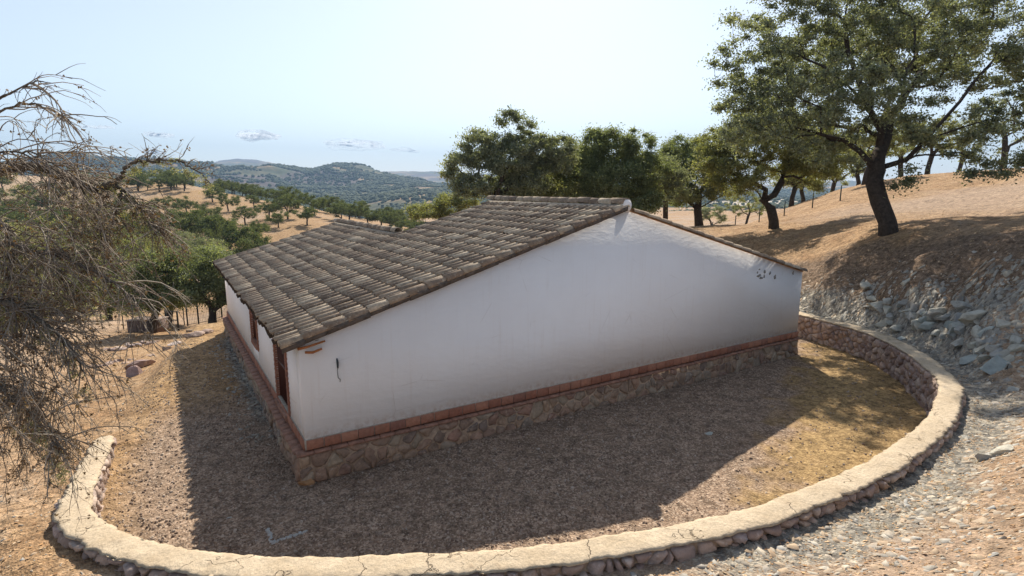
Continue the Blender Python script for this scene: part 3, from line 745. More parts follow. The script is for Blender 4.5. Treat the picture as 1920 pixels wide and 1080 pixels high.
def orient(V, x0, y0, z0, a, yaw=0, roll=0, flip=False):
    # rotate about y by -a so that +x climbs
    c, s = math.cos(a), math.sin(a); X = V[:, 0] * c - V[:, 2] * s; Z = V[:, 0] * s + V[:, 2] * c; Y = V[:, 1] + V[:, 0] * yaw
    if flip: X = -X
    return np.stack([X + x0, Y + y0, Z + z0], 1)
ncol = int((YE + OV - .12) / PITCH)
for j in range(ncol):
    y = -OV + .30 + j * PITCH
    if y > YE - .06: break
    tmax = XA if y < YR - .02 else XB
    yj = rng.normal(0, .007)
    for i in range(NC):
        x = XO + i * run
        if x > tmax - .25: break
        x += rng.normal(0, .018) + .010 * math.sin(y * .9 + i * 1.7) * (i > 0)
        z = ZE + SL * (x - XO) - .062 + rng.normal(0, .005)
        covers.append((x, y + yj + rng.normal(0, .004), z, rng.normal(0, .010), rng.normal(0, .02)))
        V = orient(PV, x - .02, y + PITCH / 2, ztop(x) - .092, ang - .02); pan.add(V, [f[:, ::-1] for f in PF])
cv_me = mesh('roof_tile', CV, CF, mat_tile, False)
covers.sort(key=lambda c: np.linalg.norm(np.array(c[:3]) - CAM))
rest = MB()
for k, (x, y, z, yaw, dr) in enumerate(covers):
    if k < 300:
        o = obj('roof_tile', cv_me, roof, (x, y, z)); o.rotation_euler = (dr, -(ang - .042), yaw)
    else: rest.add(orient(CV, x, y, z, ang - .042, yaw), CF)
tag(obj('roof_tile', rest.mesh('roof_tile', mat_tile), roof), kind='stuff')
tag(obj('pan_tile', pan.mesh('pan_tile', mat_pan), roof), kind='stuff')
# right slope covers (seen edge on)
rs = MB(); angr = math.atan(SR)
for j in range(int(YR / PITCH)):
    y = -OV + .30 + j * PITCH
    for i in range(19):
        x = W + .05 - i * .405
        if x < XA + .3: break
        rs.add(orient(CV, x, y, ztr(x) - .09, angr - .03, 0, 0, True), [f[:, ::-1] for f in CF])
for j in range(int((YE - YR) / PITCH)):
    y = YR + .2 + j * PITCH
    for i in range(11):
        x = 8.62 - i * .4
        rs.add(orient(CV, x, y, ztop(XB) - .288 * (x - XB) - .09, ang - .03, 0, 0, True), [f[:, ::-1] for f in CF])
tag(obj('far_slope_tile', rs.mesh('far_slope_tile', mat_tile), roof), kind='stuff')
# verge tiles: bigger barrels laid on the gable edge with a tile turned down at the side
VV, VF = half_tile(.48, .118, .100, seg=10, th=.02)
SV, SF = half_tile(.47, .12, .12, seg=5, th=.02, arc=PI * .5)
vm = mesh('verge_tile', VV, VF, mat_tile); vm2 = mesh('verge_tile', *half_tile(.48, .095, .08, seg=8, th=.02), mat_tile)
for i in range(NC):
    x = XO + i * run - .02
    o = obj('verge_tile', vm, roof, (x, -OV + .065, ztop(x) - .085)); o.rotation_euler = (rng.normal(0, .03), -(ang - .03), rng.normal(0, .012))
for i in range(18):
    x = W + .06 - i * .405
    if x < XA + .25: break
    o = obj('verge_tile', vm2, roof, (x, -OV + .06, ztr(x) - .118)); o.rotation_euler = (0, -(angr - .03), PI + rng.normal(0, .01))
    o['label'] = 'sunlit verge tile on the right slope'
    del o['label']
sm = MB()
for i in range(NC):   # pieces of tile hanging at the side below the verge
    x = XO + i * run; z0 = ztop(x) - .085; z1 = ztop(x + run * .99) - .085; d = rng.uniform(.075, .095)
    yb = -OV - .03 + rng.normal(0, .004)
    V = [(x, yb, z0 - d), (x + run * .985, yb, z1 - d), (x + run * .985, yb - .012, z1 + .02), (x, yb - .012, z0 + .02), (x, yb + .03, z0 - d), (x + run * .985, yb + .03, z1 - d), (x + run * .985, yb + .03, z1 + .02), (x, yb + .03, z0 + .02)]
    sm.add(V, [np.array([[0, 1, 2, 3], [7, 6, 5, 4], [0, 4, 5, 1], [1, 5, 6, 2], [2, 6, 7, 3], [3, 7, 4, 0]])])
tag(obj('verge_fill', sm.mesh('verge_fill', simple('verge_clay', (.11, .09, .075), .95, .5, 8, .8)), roof), kind='stuff')
sm = MB(); sm.box((0, 0, 0), (1, 1, 1)); 
# thin orange line of clay under the verge
ol = MB()
V = []
for x0, x1, f in ((0, XA, ztop), (XA, W, ztr)):
    V = [(x0, -.03, f(x0) - .150), (x1, -.03, f(x1) - .150), (x1, -.03, f(x1) - .128), (x0, -.03, f(x0) - .128), (x0, .02, f(x0) - .150), (x1, .02, f(x1) - .150), (x1, .02, f(x1) - .128), (x0, .02, f(x0) - .128)]
    ol.add(V, [np.array([[0, 1, 2, 3], [7, 6, 5, 4], [0, 4, 5, 1], [3, 2, 6, 7]])])
obj('clay_string_course', ol.mesh('clay_string_course', simple('orange_clay', (.50, .27, .13), .9, .3, 5)), roof)
# ridge tiles
RV, RF = half_tile(.50, .135, .120, seg=10, th=.02)
rm = mesh('ridge_tile', RV, RF, mat_tile)
def ridge(x, y0, y1, z, step=.43, mossy=False):
    bed = MB(); bed.box((x - .15, y0 + .02, z - .20), (x + .15, y1, z - .075), .0, rng)
    obj('ridge_mortar', bed.mesh('ridge_mortar', mat_mortar), roof)
    y = y0 + .0
    while y < y1:
        o = obj('ridge_tile', rm, roof, (x + rng.normal(0, .006), y, z - .055 + rng.normal(0, .006))); o.rotation_euler = (0, -.03, PI / 2 + rng.normal(0, .01)); y += step
ridge(XA, -OV + .01, YR - .15, ZRT + .04)
ridge(XB, YR - .05, YE - .3, ztop(XB) + .04)
# plastered ridge end
e = MB(); th = np.linspace(0, 2 * PI, 17)[:-1]
V = [(XA + .125 * math.cos(a), -OV - .015, ZRT - .045 + .135 * math.sin(a) * (1 if math.sin(a) > 0 else 1.1)) for a in th]
V += [(a, b + .09, c) for a, b, c in V]
e.add(V, [np.array([list(range(16))]), np.array([[i, (i + 1) % 16, 16 + (i + 1) % 16, 16 + i][::-1] for i in range(16)])])
obj('ridge_end_plaster', e.mesh('ridge_end_plaster', mat_white), roof)
# mortar end plugs seen at the lower eave
ep = MB()
for j in range(ncol):
    y = -OV + .30 + j * PITCH
    ep.add(*(lambda V: (V, [np.array([[0, 1, 2, 3, 4, 5]])]))([(XO + .03, y - .072 * math.cos(a), ZE - .093 + .068 * math.sin(a)) for a in np.linspace(0, PI, 6)]))
obj('eave_mortar', ep.mesh('eave_mortar', mat_mortar), roof)

# ------------------------------------------------------------------ ring wall
rw_ = empty('curved_stone_wall', (5, -6, YARD_Z)); tag(rw_, 'low curved stone wall with pale cement coping around the gravel yard', 'wall')
def wchild(name, me, loc=None): 
    o = obj(name, me, rw_); o.location = (loc if loc is not None else np.zeros(3)) - np.array([5, -6, YARD_Z]); return o
core = MB(); ns = len(RL); V = []
for i in range(0, ns, 4):
    p = RL[i]; n_ = RN[i]; w = WID[i]; zt_ = p[2] - .045
    a = p[:2] + n_ * .045; b = p[:2] + n_ * (w - .05)
    V += [(a[0], a[1], -1.4), (a[0], a[1], zt_), (b[0], b[1], zt_), (b[0], b[1], -1.4)]
m_ = len(V) // 4; q = []
for i in range(m_ - 1):
    for a, b in ((0, 1), (1, 2), (2, 3)): q.append([4 * i + a, 4 * i + b, 4 * i + 4 + b, 4 * i + 4 + a])
core.add(V, [np.array(q + [[0, 3, 2, 1], [4 * m_ - 4, 4 * m_ - 3, 4 * m_ - 2, 4 * m_ - 1]])])
wchild('wall_core', core.mesh('wall_core', mat_stone_mortar))
# coping
V = []; K = 9
for i in range(ns):
    s = RS[i]; p = RL[i]; n_ = RN[i]; w = WID[i]
    ei = -.012 + .030 * fbm(np.array([s * 9.]), np.array([2.]), 3, 33, .7)[0] + .022 * fbm(np.array([s * 2.7]), np.array([1.]), 4, 3)[0]; eo = w + .005 + .050 * fbm(np.array([s * 8.]), np.array([5.]), 3, 35, .75)[0] + .032 * fbm(np.array([s * 3.3]), np.array([7.]), 4, 5, .65)[0]
    if i > ns - 6: eo -= .02 * (i - ns + 6); ei += .012 * (i - ns + 6)
    lift = .018 * fbm(np.array([s * 1.1]), np.array([3.]), 3, 9)[0]
    for j in range(K):
        t = j / (K - 1); q_ = p[:2] + n_ * (ei + (eo - ei) * t)
        h = p[2] + lift + .012 * fbm(np.array([s * 14]), np.array([t * 9.]), 3, 44, .7)[0] + .014 * fbm(np.array([s * 4]), np.array([t * 3.]), 3, 12)[0] - .02 * (abs(t - .5) * 2) ** 4
        V.append((q_[0], q_[1], h))
    for t, e_ in ((0, ei + .012), (1, eo - .015)):
        q_ = p[:2] + n_ * e_; V.append((q_[0], q_[1], p[2] - .036 + .018 * fbm(np.array([s * 5]), np.array([t * 9.]), 3, 14)[0]))
V = np.array(V); KK = K + 2; q = []
order = [K] + list(range(K)) + [K + 1]
for i in range(ns - 1):
    for a, b in zip(order[:-1], order[1:]): q.append([i * KK + a, i * KK + b, (i + 1) * KK + b, (i + 1) * KK + a])
q = np.array(q)[:, ::-1]
cm = mesh('coping', V, [q, np.array([[(ns - 1) * KK + a for a in order], [a for a in order[::-1]]])], mat_cap, True)
wchild('coping', cm)
def ring_at(s):
    i = np.clip(np.searchsorted(RS, s), 1, ns - 1); return i
def f_in(z0):
    def f(u, v, h):
        i = ring_at(u); p = RL[i] + (RL[i - 1] - RL[i]) * (RS[i] - u) / (RS[i] - RS[i - 1]); n_ = RN[i]
        return np.array([p[0] - n_[0] * (h - .04), p[1] - n_[1] * (h - .04), p[2] - .05 - z0 + v])
    return f
def f_out(s0, z0):
    def f(u, v, h):
        s = u + s0; i = ring_at(s); p = RL[i] + (RL[i - 1] - RL[i]) * (RS[i] - s) / (RS[i] - RS[i - 1]); n_ = RN[i]; w = WID[i]
        return np.array([p[0] + n_[0] * (w - .05 + h), p[1] + n_[1] * (w - .05 + h), p[2] - .045 - z0 + v])
    return f
class Sub:  # helper so that stones land under the wall with the right offset
    pass
def wall_stones(polys, f3, depth, limit, gap=.012, flip=False):
    rest = MB(); k = 0; off = np.array([5, -6, YARD_Z])
    for p in polys:
        V, Fs = stone_from(p, f3, depth, rng, gap)
        if flip: Fs = [f[:, ::-1] for f in Fs]
        if k < limit:
            c = V.mean(0); me = mesh('stone', V - c, Fs, mat_wallstone); o = obj('stone', me, rw_); o.location = c - off; k += 1
        else: rest.add(V - off, Fs)
    if rest.n: tag(obj('stone', rest.mesh('stone', mat_wallstone), rw_), kind='stuff')
s_mid = RS[np.argmin(np.abs(RL[:, 0] - 9.0) + (RL[:, 1] > 0) * 9)]
polys = cells(RLEN, .98, .24, .17, rng)
near = [p for p in polys if np.mean([c[0] for c in p]) < s_mid or np.mean([c[0] for c in p]) > RLEN - 5.2]
near.sort(key=lambda p: (np.mean([c[0] for c in p]) > RLEN / 2, -np.mean([c[1] for c in p])))
hid = [p for p in polys if not any(p is q_ for q_ in near)]
lft = [p for p in near if np.mean([c[0] for c in p]) > RLEN / 2]; rgt = [p for p in near if np.mean([c[0] for c in p]) <= RLEN / 2]
lft.sort(key=lambda p: -np.mean([c[1] for c in p]))
wall_stones(lft[:40] + rgt[:150] , f_in(.98), .06, 190)
wall_stones(lft[40:] + rgt[150:] + hid, f_in(.98), .06, 0)
polys = cells(RLEN - .1, .38, .19, .14, rng)
polys.sort(key=lambda p: np.linalg.norm(f_out(.05, .38)(np.mean([c[0] for c in p]), .2, 0) - CAM) - (.3 * np.mean([c[1] for c in p])))
wall_stones(polys, f_out(.05, .38), .085, 110, gap=.02, flip=False)

# ------------------------------------------------------------------ scattered stones, chips, litter
def scatter(n, region, size, flat, mat, name, label=None, seed=1, sides=5, parent=None, flatonly=False, sink=.3):
    g = np.random.default_rng(seed); X, Y = region(g, n); n = len(X)
    Z = height(X, Y)
    e = .03; nx_ = -(height(X + e, Y) - Z) / e; ny_ = -(height(X, Y + e) - Z) / e
    s = size(g, n) if callable(size) else size
    th0 = g.uniform(0, 2 * PI, n); k = sides
    a = th0[:, None] + np.arange(k)[None] * 2 * PI / k + g.normal(0, .38, (n, k))
    rad = s[:, None] * g.uniform(.6, 1.2, (n, k)); asp = g.uniform(.35, .95, n)[:, None]; ca = np.cos(th0)[:, None]; sa = np.sin(th0)[:, None]
    lx = rad * np.cos(a); ly = rad * np.sin(a) * asp
    ux = lx * ca - ly * sa; uy = lx * sa + ly * ca
    tx = nx_ + g.normal(0, .16, n); ty = ny_ + g.normal(0, .16, n)
    tx = np.clip(tx, -1.5, 1.5); ty = np.clip(ty, -1.5, 1.5)
    hgt = s * flat * g.uniform(.6, 1.3, n)
    bot = np.stack([X[:, None] + ux * 1.05, Y[:, None] + uy * 1.05, Z[:, None] - tx[:, None] * ux - ty[:, None] * uy - hgt[:, None] * sink], -1)
    sh = g.uniform(.6, .9, (n, 1))
    top = np.stack([X[:, None] + ux * sh, Y[:, None] + uy * sh, Z[:, None] - tx[:, None] * ux - ty[:, None] * uy + hgt[:, None] * (1 - sink) + g.normal(0, .12, (n, k)) * hgt[:, None]], -1)
    if flatonly:
        o = obj(name, mesh(name, top.reshape(-1, 3), [(np.arange(n) * k)[:, None] + np.arange(k)[None]], mat), parent); tag(o, label=label, cat='ground cover', kind='stuff'); return o
    V = np.concatenate([bot, top], 1).reshape(-1, 3)
    b = (np.arange(n) * 2 * k)[:, None, None]; i = np.arange(k); j = (i + 1) % k
    side = (b + np.stack([i, j, j + k, i + k], 1)[None]).reshape(-1, 4)
    tp = (np.arange(n) * 2 * k)[:, None] + np.arange(k, 2 * k)[None]
    o = obj(name, mesh(name, V, [side, tp], mat), parent); tag(o, label=label, cat='ground cover' if label else None, kind='stuff'); return o
def reg_rect(x0, x1, y0, y1, f=None, p=1.3):
    def r(g, n):
        X = g.uniform(x0, x1, n * 3); Y = g.uniform(y0, y1, n * 3)
        d = np.hypot(X - CAM[0], Y - CAM[1]); w = np.clip((6 / np.maximum(d, 4)) ** p, 0, 1)
        if f is not None: w = w * f(X, Y)
        m = g.uniform(0, 1, n * 3) < w; X, Y = X[m][:n], Y[m][:n]
        return X, Y
    return r
INH = lambda X, Y: ~((X > -.1) & (X < W + .1) & (Y > -.1))
def f_yard(X, Y): return inside_mask(X, Y) * INH(X, Y) * (Y < 12)
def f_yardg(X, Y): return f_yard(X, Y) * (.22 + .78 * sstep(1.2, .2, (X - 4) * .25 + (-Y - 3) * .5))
d_, sd_, _i = None, None, None
def f_out_(X, Y):
    d, sd, _ = ring_sd(X, Y); return (inside_mask(X, Y) < .05) * (d > .32) * INH(X, Y)
def f_trail(X, Y):
    d, sd, _ = ring_sd(X, Y); return (inside_mask(X, Y) < .05) * (d > .30) * (sd > 0) * np.clip(sstep(3.2, .5, d) + .05, 0, 1) * (.12 + .88 * sstep(.5, 4, X))
def f_bank(X, Y): return f_out_(X, Y) * np.exp(-((X - 16.6 - .1 * Y) / 1.2) ** 2) * (Y < 4) * 3
lam = lambda a, b, p=2.: (lambda g, n: a + (b - a) * g.uniform(0, 1, n) ** p)
scatter(34000, reg_rect(-3.3, 17.5, -6, 12, f_yardg, .9), lam(.012, .040), .8, mat_pebble, 'yard_gravel', 'loose brown gravel covering the yard inside the curved wall', 2, 5)
scatter(15000, reg_rect(-8, 17, -11, 22, f_out_, 1.0), lam(.012, .045, 3), .5, mat_chip, 'stone_chips', 'small pale stone chips strewn over the dry ground outside the wall', 3, 5)
scatter(20000, reg_rect(0, 20, -9.5, 6, f_trail, .8), lam(.02, .10, 3), .22, mat_chip, 'slate_chips', 'flat grey slate chips lying along the outer foot of the curved wall', 4, 5)
scatter(14000, reg_rect(12, 24, -9, 8, f_bank, .4), lam(.02, .13, 3.0), .35, mat_slate, 'slate_rubble', 'broken grey slate rubble on the cut bank to the right', 5, 6)
scatter(150000, reg_rect(-9, 34, -11, 24, lambda X, Y: f_out_(X, Y) * np.clip(1.1 - 1.0 * f_bank(X, Y) * .4, .1, 1), 1.1), lam(.014, .05), .30, mat_litter, 'leaf_litter', 'dry brown leaf litter and grass scraps on the slope', 6, 4, flatonly=True)
scatter(900, reg_rect(-3.0, -.1, 2, 12.6, lambda X, Y: sstep(-1.0, -.2, X), .3), lam(.03, .10, 2), .3, mat_slate, 'plinth_rubble', 'grey slate pieces heaped along the foot of the left plinth', 8, 5)

def tufts(n, reg, seed):
    g = np.random.default_rng(seed); X, Y = reg(g, n); n = len(X); Z = height(X, Y); K = 9
    bx = np.repeat(X, K) + g.normal(0, .025, n * K); by = np.repeat(Y, K) + g.normal(0, .025, n * K); bz = np.repeat(Z, K) - .01
    h = np.repeat(g.uniform(.03, .11, n), K) * g.uniform(.5, 1.2, n * K); an = g.uniform(0, 2 * PI, n * K); le = h * g.uniform(.2, 1.1, n * K); w = .0035
    P0 = np.stack([bx, by, bz], 1); sd = np.stack([-np.sin(an), np.cos(an), 0 * an], 1) * w
    tip = P0 + np.stack([np.cos(an) * le, np.sin(an) * le, h], 1); V = np.stack([P0 - sd, P0 + sd, tip], 1).reshape(-1, 3)
    tag(obj('dry_grass', mesh('dry_grass', V, [np.arange(n * K * 3).reshape(-1, 3)], simple('straw', (.50, .37, .20), .9, .3, 3))), 'short dry straw-coloured grass tufts on the slopes outside the wall', 'grass', kind='stuff')
tufts(9000, reg_rect(-9, 34, -11, 24, lambda X, Y: f_out_(X, Y) * (fbm(X * .6, Y * .6, 3, 55) > -.05), 1.0), 12)
# individual stones one can point at
def rock(name, p, s, mat, label, cat='rock', group=None, seed=1, rz=0, cuts=14, sink=.25):
    g = np.random.default_rng(seed); me = rock_mesh(*s, g, mat, cuts, name)
    o = obj(name, me, None, (p[0], p[1], p[2] + s[2] * (.5 - sink))); o.rotation_euler = (g.normal(0, .15), g.normal(0, .15), rz)
    tag(o, label, cat, group); return o
def gpt(x, y):   # ground point under a photo pixel
    v = F + R * (x - 960) / FPX - U * (y - 540) / FPX
    t = np.linspace(3, 90, 1500); P = CAM[None] + t[:, None] * v[None]
    h = height(P[:, 0], P[:, 1], False); k = np.argmax(P[:, 2] < h); return P[k]
mat_outcrop = piece_mat('outcrop_slate', [(.38, .365, .31), (.46, .44, .36), (.32, .32, .30), (.52, .48, .38)], grain=6, var=.45, dirt=(.24, .19, .13), bump=.9, dist=.03, rough=.75)
mat_blueslate = piece_mat('blue_slate', [(.28, .31, .29), (.36, .38, .34)], grain=5, var=.3, dirt=(.36, .34, .28), rough=.6)
flat = gpt(1330, 813); me = rock_mesh(.15, .10, .02, np.random.default_rng(3), mat_blueslate, 10, 'flat_slate')
o = obj('flat_slate', me, None, (flat[0], flat[1], flat[2] + .015)); tag(o, 'single pale blue flat slate lying alone on the shaded gravel', 'stone')
for k, (x, y, lb_) in enumerate([(430, 972, 'small blue slate flake on gravel left of the pale L mark'), (760, 993, 'small blue slate flake on gravel right of the pale L mark')]):
    p = gpt(x, y); me = rock_mesh(.045, .03, .010, np.random.default_rng(30 + k), mat_blueslate, 6, 'slate_flake')
    o = obj('slate_flake', me, None, (p[0], p[1], p[2] + .01)); tag(o, lb_, 'stone')
# pale L-shaped lime mark on the gravel
mk = MB(); pts = [gpt(502, 996), gpt(512, 1021), gpt(577, 1000)]
for a, b in zip(pts[:-1], pts[1:]):
    n_ = 26
    for i in range(n_):
        c = a + (b - a) * (i + .5) / n_ + np.array([*rng.normal(0, .012, 2), .006]); r_ = rng.uniform(.018, .04)
        th = np.sort(rng.uniform(0, 2 * PI, 6)); V = [(c[0] + r_ * math.cos(t), c[1] + r_ * math.sin(t), hz(c[0], c[1]) + .008 + .004 * (i % 3)) for t in th]
        V += [(v[0], v[1], v[2] - .012) for v in V]; j = np.arange(6)
        mk.add(V, [np.array([list(range(6))]), np.stack([j, j + 6, (j + 1) % 6 + 6, (j + 1) % 6], 1)])
tag(obj('lime_mark', mk.mesh('lime_mark', simple('lime', (.42, .42, .39), .9, .2, 30, .3))), 'faint pale L-shaped lime mark on the shaded gravel', 'ground mark')
# bank outcrops
bank_rocks = [(1742, 612, .55, .35, .22, 'wide blue-grey slate slab low on the bank above the coping', mat_blueslate), (1790, 618, .42, .3, .2, 'smaller blue slate slab right of the wide blue slab', mat_blueslate),
    (1716, 580, .40, .26, .30, 'tilted pale grey slate block with slanting cracks in the bank', None), (1650, 572, .42, .25, .28, 'greenish slate block at the left end of the outcrop', None),
    (1672, 596, .28, .2, .2, 'small slate lump below the greenish block', None), (1765, 585, .34, .24, .3, 'upright slate block in the middle of the outcrop', None),
    (1828, 596, .48, .3, .28, 'large cracked grey slate boulder at right of the outcrop', None), (1800, 575, .40, .25, .25, 'grey slate ledge above the blue slabs', None),
    (1880, 608, .42, .3, .22, 'slate ledge near the right edge above the shaded path', None), (1800, 646, .46, .26, .18, 'long pale slate slab beside the shaded path', None),
    (1845, 655, .40, .25, .2, 'dull brown-grey slate boulder right of the long slab', None), (1880, 690, .55, .34, .26, 'big smooth pale blue slate boulder at the right edge', mat_blueslate),
    (1850, 672, .28, .2, .2, 'small square slate block left of the smooth boulder', None), (1910, 655, .40, .26, .2, 'slate ledge behind the smooth boulder at the right edge', None),
    (1900, 735, .36, .24, .18, 'tan rock slab jutting over the path at the right edge', None), (1885, 850, .30, .2, .14, 'dark broken slate clump on the lower right slope', None), (1850, 862, .22, .16, .12, 'grey slate lump left of the dark clump', None),
    (1812, 822, .26, .14, .06, 'long flat slate tile leaning near the coping on the path', None), (1630, 550, .26, .18, .18, 'weathered rock at the upper left of the outcrop', None)]
for k, (x, y, a, b, c, lb_, mm) in enumerate(bank_rocks):
    rock('slate_rock', gpt(x, y), (a, b, c * 1.15), mm or mat_outcrop, lb_, 'rock', 'slate rocks of the cut bank', 50 + k, rng.uniform(-.8, .2), 18, .48)
for k in range(70):
    t = rng.uniform(); x = 1625 + 300 * t; y = 560 + 110 * t + rng.normal(0, 20); sz = rng.uniform(.12, .34)
    o = rock('slate_rock', gpt(x, min(y, 705)), (sz, sz * rng.uniform(.5, .8), sz * rng.uniform(.25, .7)), mat_blueslate if k % 6 == 0 else mat_outcrop, 'one of the small angular slate blocks packed between the large ones on the bank', 'rock', 'small slate blocks of the outcrop', 400 + k, rng.uniform(-1.2, .6), 9, .42)
    o.rotation_euler = (rng.normal(.25, .25), rng.normal(-.35, .25), rng.uniform(-1.2, .6))
# red rocks left of the house
rock('red_boulder', gpt(268, 690), (.95, .5, .45), mat_rock, 'large reddish boulder with an undercut on the left slope', seed=81, rz=.9, cuts=22, sink=.1)
rock('red_boulder', gpt(255, 705), (.35, .3, .28), mat_rock, 'darker red boulder tucked under the large one', seed=82, rz=.3)
rock('grey_boulder', gpt(313, 656), (.38, .30, .24), simple('dark_boulder', (.16, .12, .11), .9, .3, 5, .6), 'rounded dark boulder at the top of the rocky edge', seed=83)
rock('pale_rock', gpt(325, 646), (.6, .3, .10), piece_mat('pale_rock', [(.5, .43, .38), (.44, .36, .32)], grain=5), 'flat pale rock beside the dark boulder', seed=84, rz=.6)
for k in range(34):
    t = k / 33; x = 175 + 150 * t + rng.normal(0, 2); y = 688 - 26 * t + rng.normal(0, 1.5) if k % 2 else 660 - 22 * t + rng.normal(0, 2)
    if k > 26: x = 345 + (k - 26) * 7; y = 634 - (k - 26) * 1.6
    s = rng.uniform(.10, .24)
    rock('edging_stone', gpt(x, y), (s * 1.4, s, s * .6), mat_wallstone, 'small pale stone in the rough edging rows left of the house', 'stone', 'stones of the rough edging rows', 100 + k, rng.uniform(0, 3), 8)

# ------------------------------------------------------------------ trees
def grow(trunks, clumps, rng, alpha=.35, r_base=.3, seg=.35, min_r=.009, bend=.32, expo=.62):
    pos = []; par = []; dist = []; fixed = []; lead = []
    for tr in trunks:           # list of (parent_node or -1, [points])
        p0, P = tr
        for k, p in enumerate(P):
            pr = (len(pos) - 1) if k else p0
            d = 0 if pr < 0 else dist[pr] + np.linalg.norm(np.array(p) - pos[pr])
            pos.append(np.array(p, float)); par.append(pr); dist.append(d); lead.append(k > 0)
    nfree = len(trunks[0][1]) // 2
    allow = [i >= nfree for i in range(len(pos))]
    top = pos[len(trunks[0][1]) - 1]
    tips = []
    for c in sorted(clumps, key=lambda c: np.linalg.norm(c - top)):
        A = np.array(pos); D = np.linalg.norm(A - c, axis=1) + alpha * np.array(dist) + (~np.array(allow)) * 1e3
        i = int(np.argmin(D)); s = pos[i]; v = c - s; Ld = np.linalg.norm(v)
        pd = s - pos[par[i]] if par[i] >= 0 else np.array([0, 0, 1.]); pd = pd / (np.linalg.norm(pd) + 1e-6)
        n = max(2, int(Ld / seg)); prev = i
        m1 = s + (pd * .35 + v / (Ld + 1e-6) * .1 + np.array([0, 0, .10])) * Ld
        for k in range(1, n + 1):
            t = k / n; q = (1 - t) ** 2 * s + 2 * t * (1 - t) * m1 + t * t * c
            if k < n: q = q + rng.normal(0, bend * .18 * min(1, Ld), 3)
            pos.append(q); par.append(prev); dist.append(dist[prev] + np.linalg.norm(q - pos[prev])); allow.append(True); prev = len(pos) - 1
        tips.append(prev)
    n = len(pos); cnt = np.zeros(n); 
    for t in tips: cnt[t] += 1
    for i in range(n - 1, -1, -1):
        if par[i] >= 0: cnt[par[i]] += cnt[i]
    cnt = np.maximum(cnt, 1); tot = cnt[0]
    rad = np.maximum(r_base * (cnt / tot) ** expo, min_r)
    return np.array(pos), np.array(par), rad, tips
def skeleton_mesh(pos, par, rad, mb, base_flare=1.25, nj=None):
    ch = [[] for _ in pos]
    for i, p in enumerate(par):
        if p >= 0: ch[p].append(i)
    starts = [i for i, p in enumerate(par) if p < 0]; stack = [(s, None) for s in starts]
    while stack:
        s, p = stack.pop(); idx = ([p] if p is not None else []) + [s]; c = s
        while ch[c]:
            nx_ = max(ch[c], key=lambda i: rad[i])
            for o_ in ch[c]:
                if o_ != nx_: stack.append((o_, c))
            idx.append(nx_); c = nx_
        if len(idx) < 2: continue
        r = rad[idx].copy()
        if p is not None: r[0] = min(rad[p], r[1] * 1.25)
        else: r[0] *= base_flare
        k = 10 if r.max() > .12 else (6 if r.max() > .04 else 4 if r.max() > .015 else 3)
        P = pos[idx]
        if k >= 6 and nj is not None: P = P + nj.normal(0, 1, P.shape) * r[:, None] * .12
        mb.tube(P, r, k)
def leaves(centers, n_per, size, spread, rng, mat, name='crown', up=.35, asp=.55, parent=None, loc=None):
    C_ = np.repeat(np.asarray(centers), n_per, axis=0); n = len(C_)
    off = rng.normal(0, 1, (n, 3)); off /= np.linalg.norm(off, axis=1)[:, None]; off *= np.minimum(np.abs(rng.normal(0, .5, n)) + .1, 1.35)[:, None]
    sp = np.repeat(rng.uniform(.65, 1.3, len(centers)), n_per)[:, None]
    c = C_ + off * sp * np.array([spread, spread, spread * .62])
    nrm = rng.normal(0, 1, (n, 3)) + off * .5; nrm[:, 2] += up; nrm /= np.linalg.norm(nrm, axis=1)[:, None]
    t = np.cross(nrm, rng.normal(0, 1, (n, 3))); t /= np.linalg.norm(t, axis=1)[:, None] + 1e-9; b = np.cross(nrm, t)
    s = (size * rng.uniform(.6, 1.3, n))[:, None]
    V = np.stack([c - t * s * .5, c + b * s * asp * .5 + nrm * s * .06, c + t * s * .5, c - b * s * asp * .5 + nrm * s * .06], 1).reshape(-1, 3)
    q = (np.arange(n) * 4)[:, None] + np.arange(4)[None]
    return V, q
def lobes(L_, n, rng, hollow=.5):
    """L_ list of (centre, radii); spread n clump centres over them by volume"""
    vol = np.array([np.prod(r) ** .8 for _, r in L_]); num = np.maximum(3, (n * vol / vol.sum())).astype(int); out = []
    for (c, r), k in zip(L_, num):
        d = rng.normal(0, 1, (k, 3)); d /= np.linalg.norm(d, axis=1)[:, None]
        out.append(np.array(c) + d * (hollow + (1 - hollow) * rng.uniform(0, 1, k) ** .6)[:, None] * np.array(r))
    return np.concatenate(out)
def tree(name, base, trunk_pts, L_, nclump, nleaf, lsize, spread, rb, mat, label, seed, extra=(), group=None, cat='tree', hollow=.45, twigs=3):
    g = np.random.default_rng(seed); base = np.array(base, float)
    root = empty(name, base); tag(root, label, cat, group)
    tp = [(-1, [base + np.array([0, 0, -.35])] + [np.array(p) for p in trunk_pts])] + list(extra)
    cl = lobes(L_, nclump, g, hollow)
    pos, par, rad, tips = grow(tp, cl, g, r_base=rb)
    mb = MB(); pos_l = pos - base; skeleton_mesh(pos_l, par, rad, mb, nj=g)
    tipP = pos[tips]
    for c in tipP:
        for _ in range(twigs):
            d = g.normal(0, 1, 3); d[2] = abs(d[2]) * .5; d *= spread * .9 / np.linalg.norm(d)
            mb.tube(np.array([c - base, c - base + d * .5 + g.normal(0, .04, 3), c - base + d]), [.009, .006, .003], 3)
    obj('trunk', mb.mesh('trunk', mat_bark, True), root)
    V, q = leaves(tipP, nleaf, lsize, spread, g, mat)
    obj('crown', mesh('crown', V - base, [q], mat), root)
    return root
def lob(x, y, d, rpx, rpy, dep=None):
    c = px(x, y, d); k = d / FPX; return (c, (rpx * k, (dep if dep else rpx * .9) * k, rpy * k))
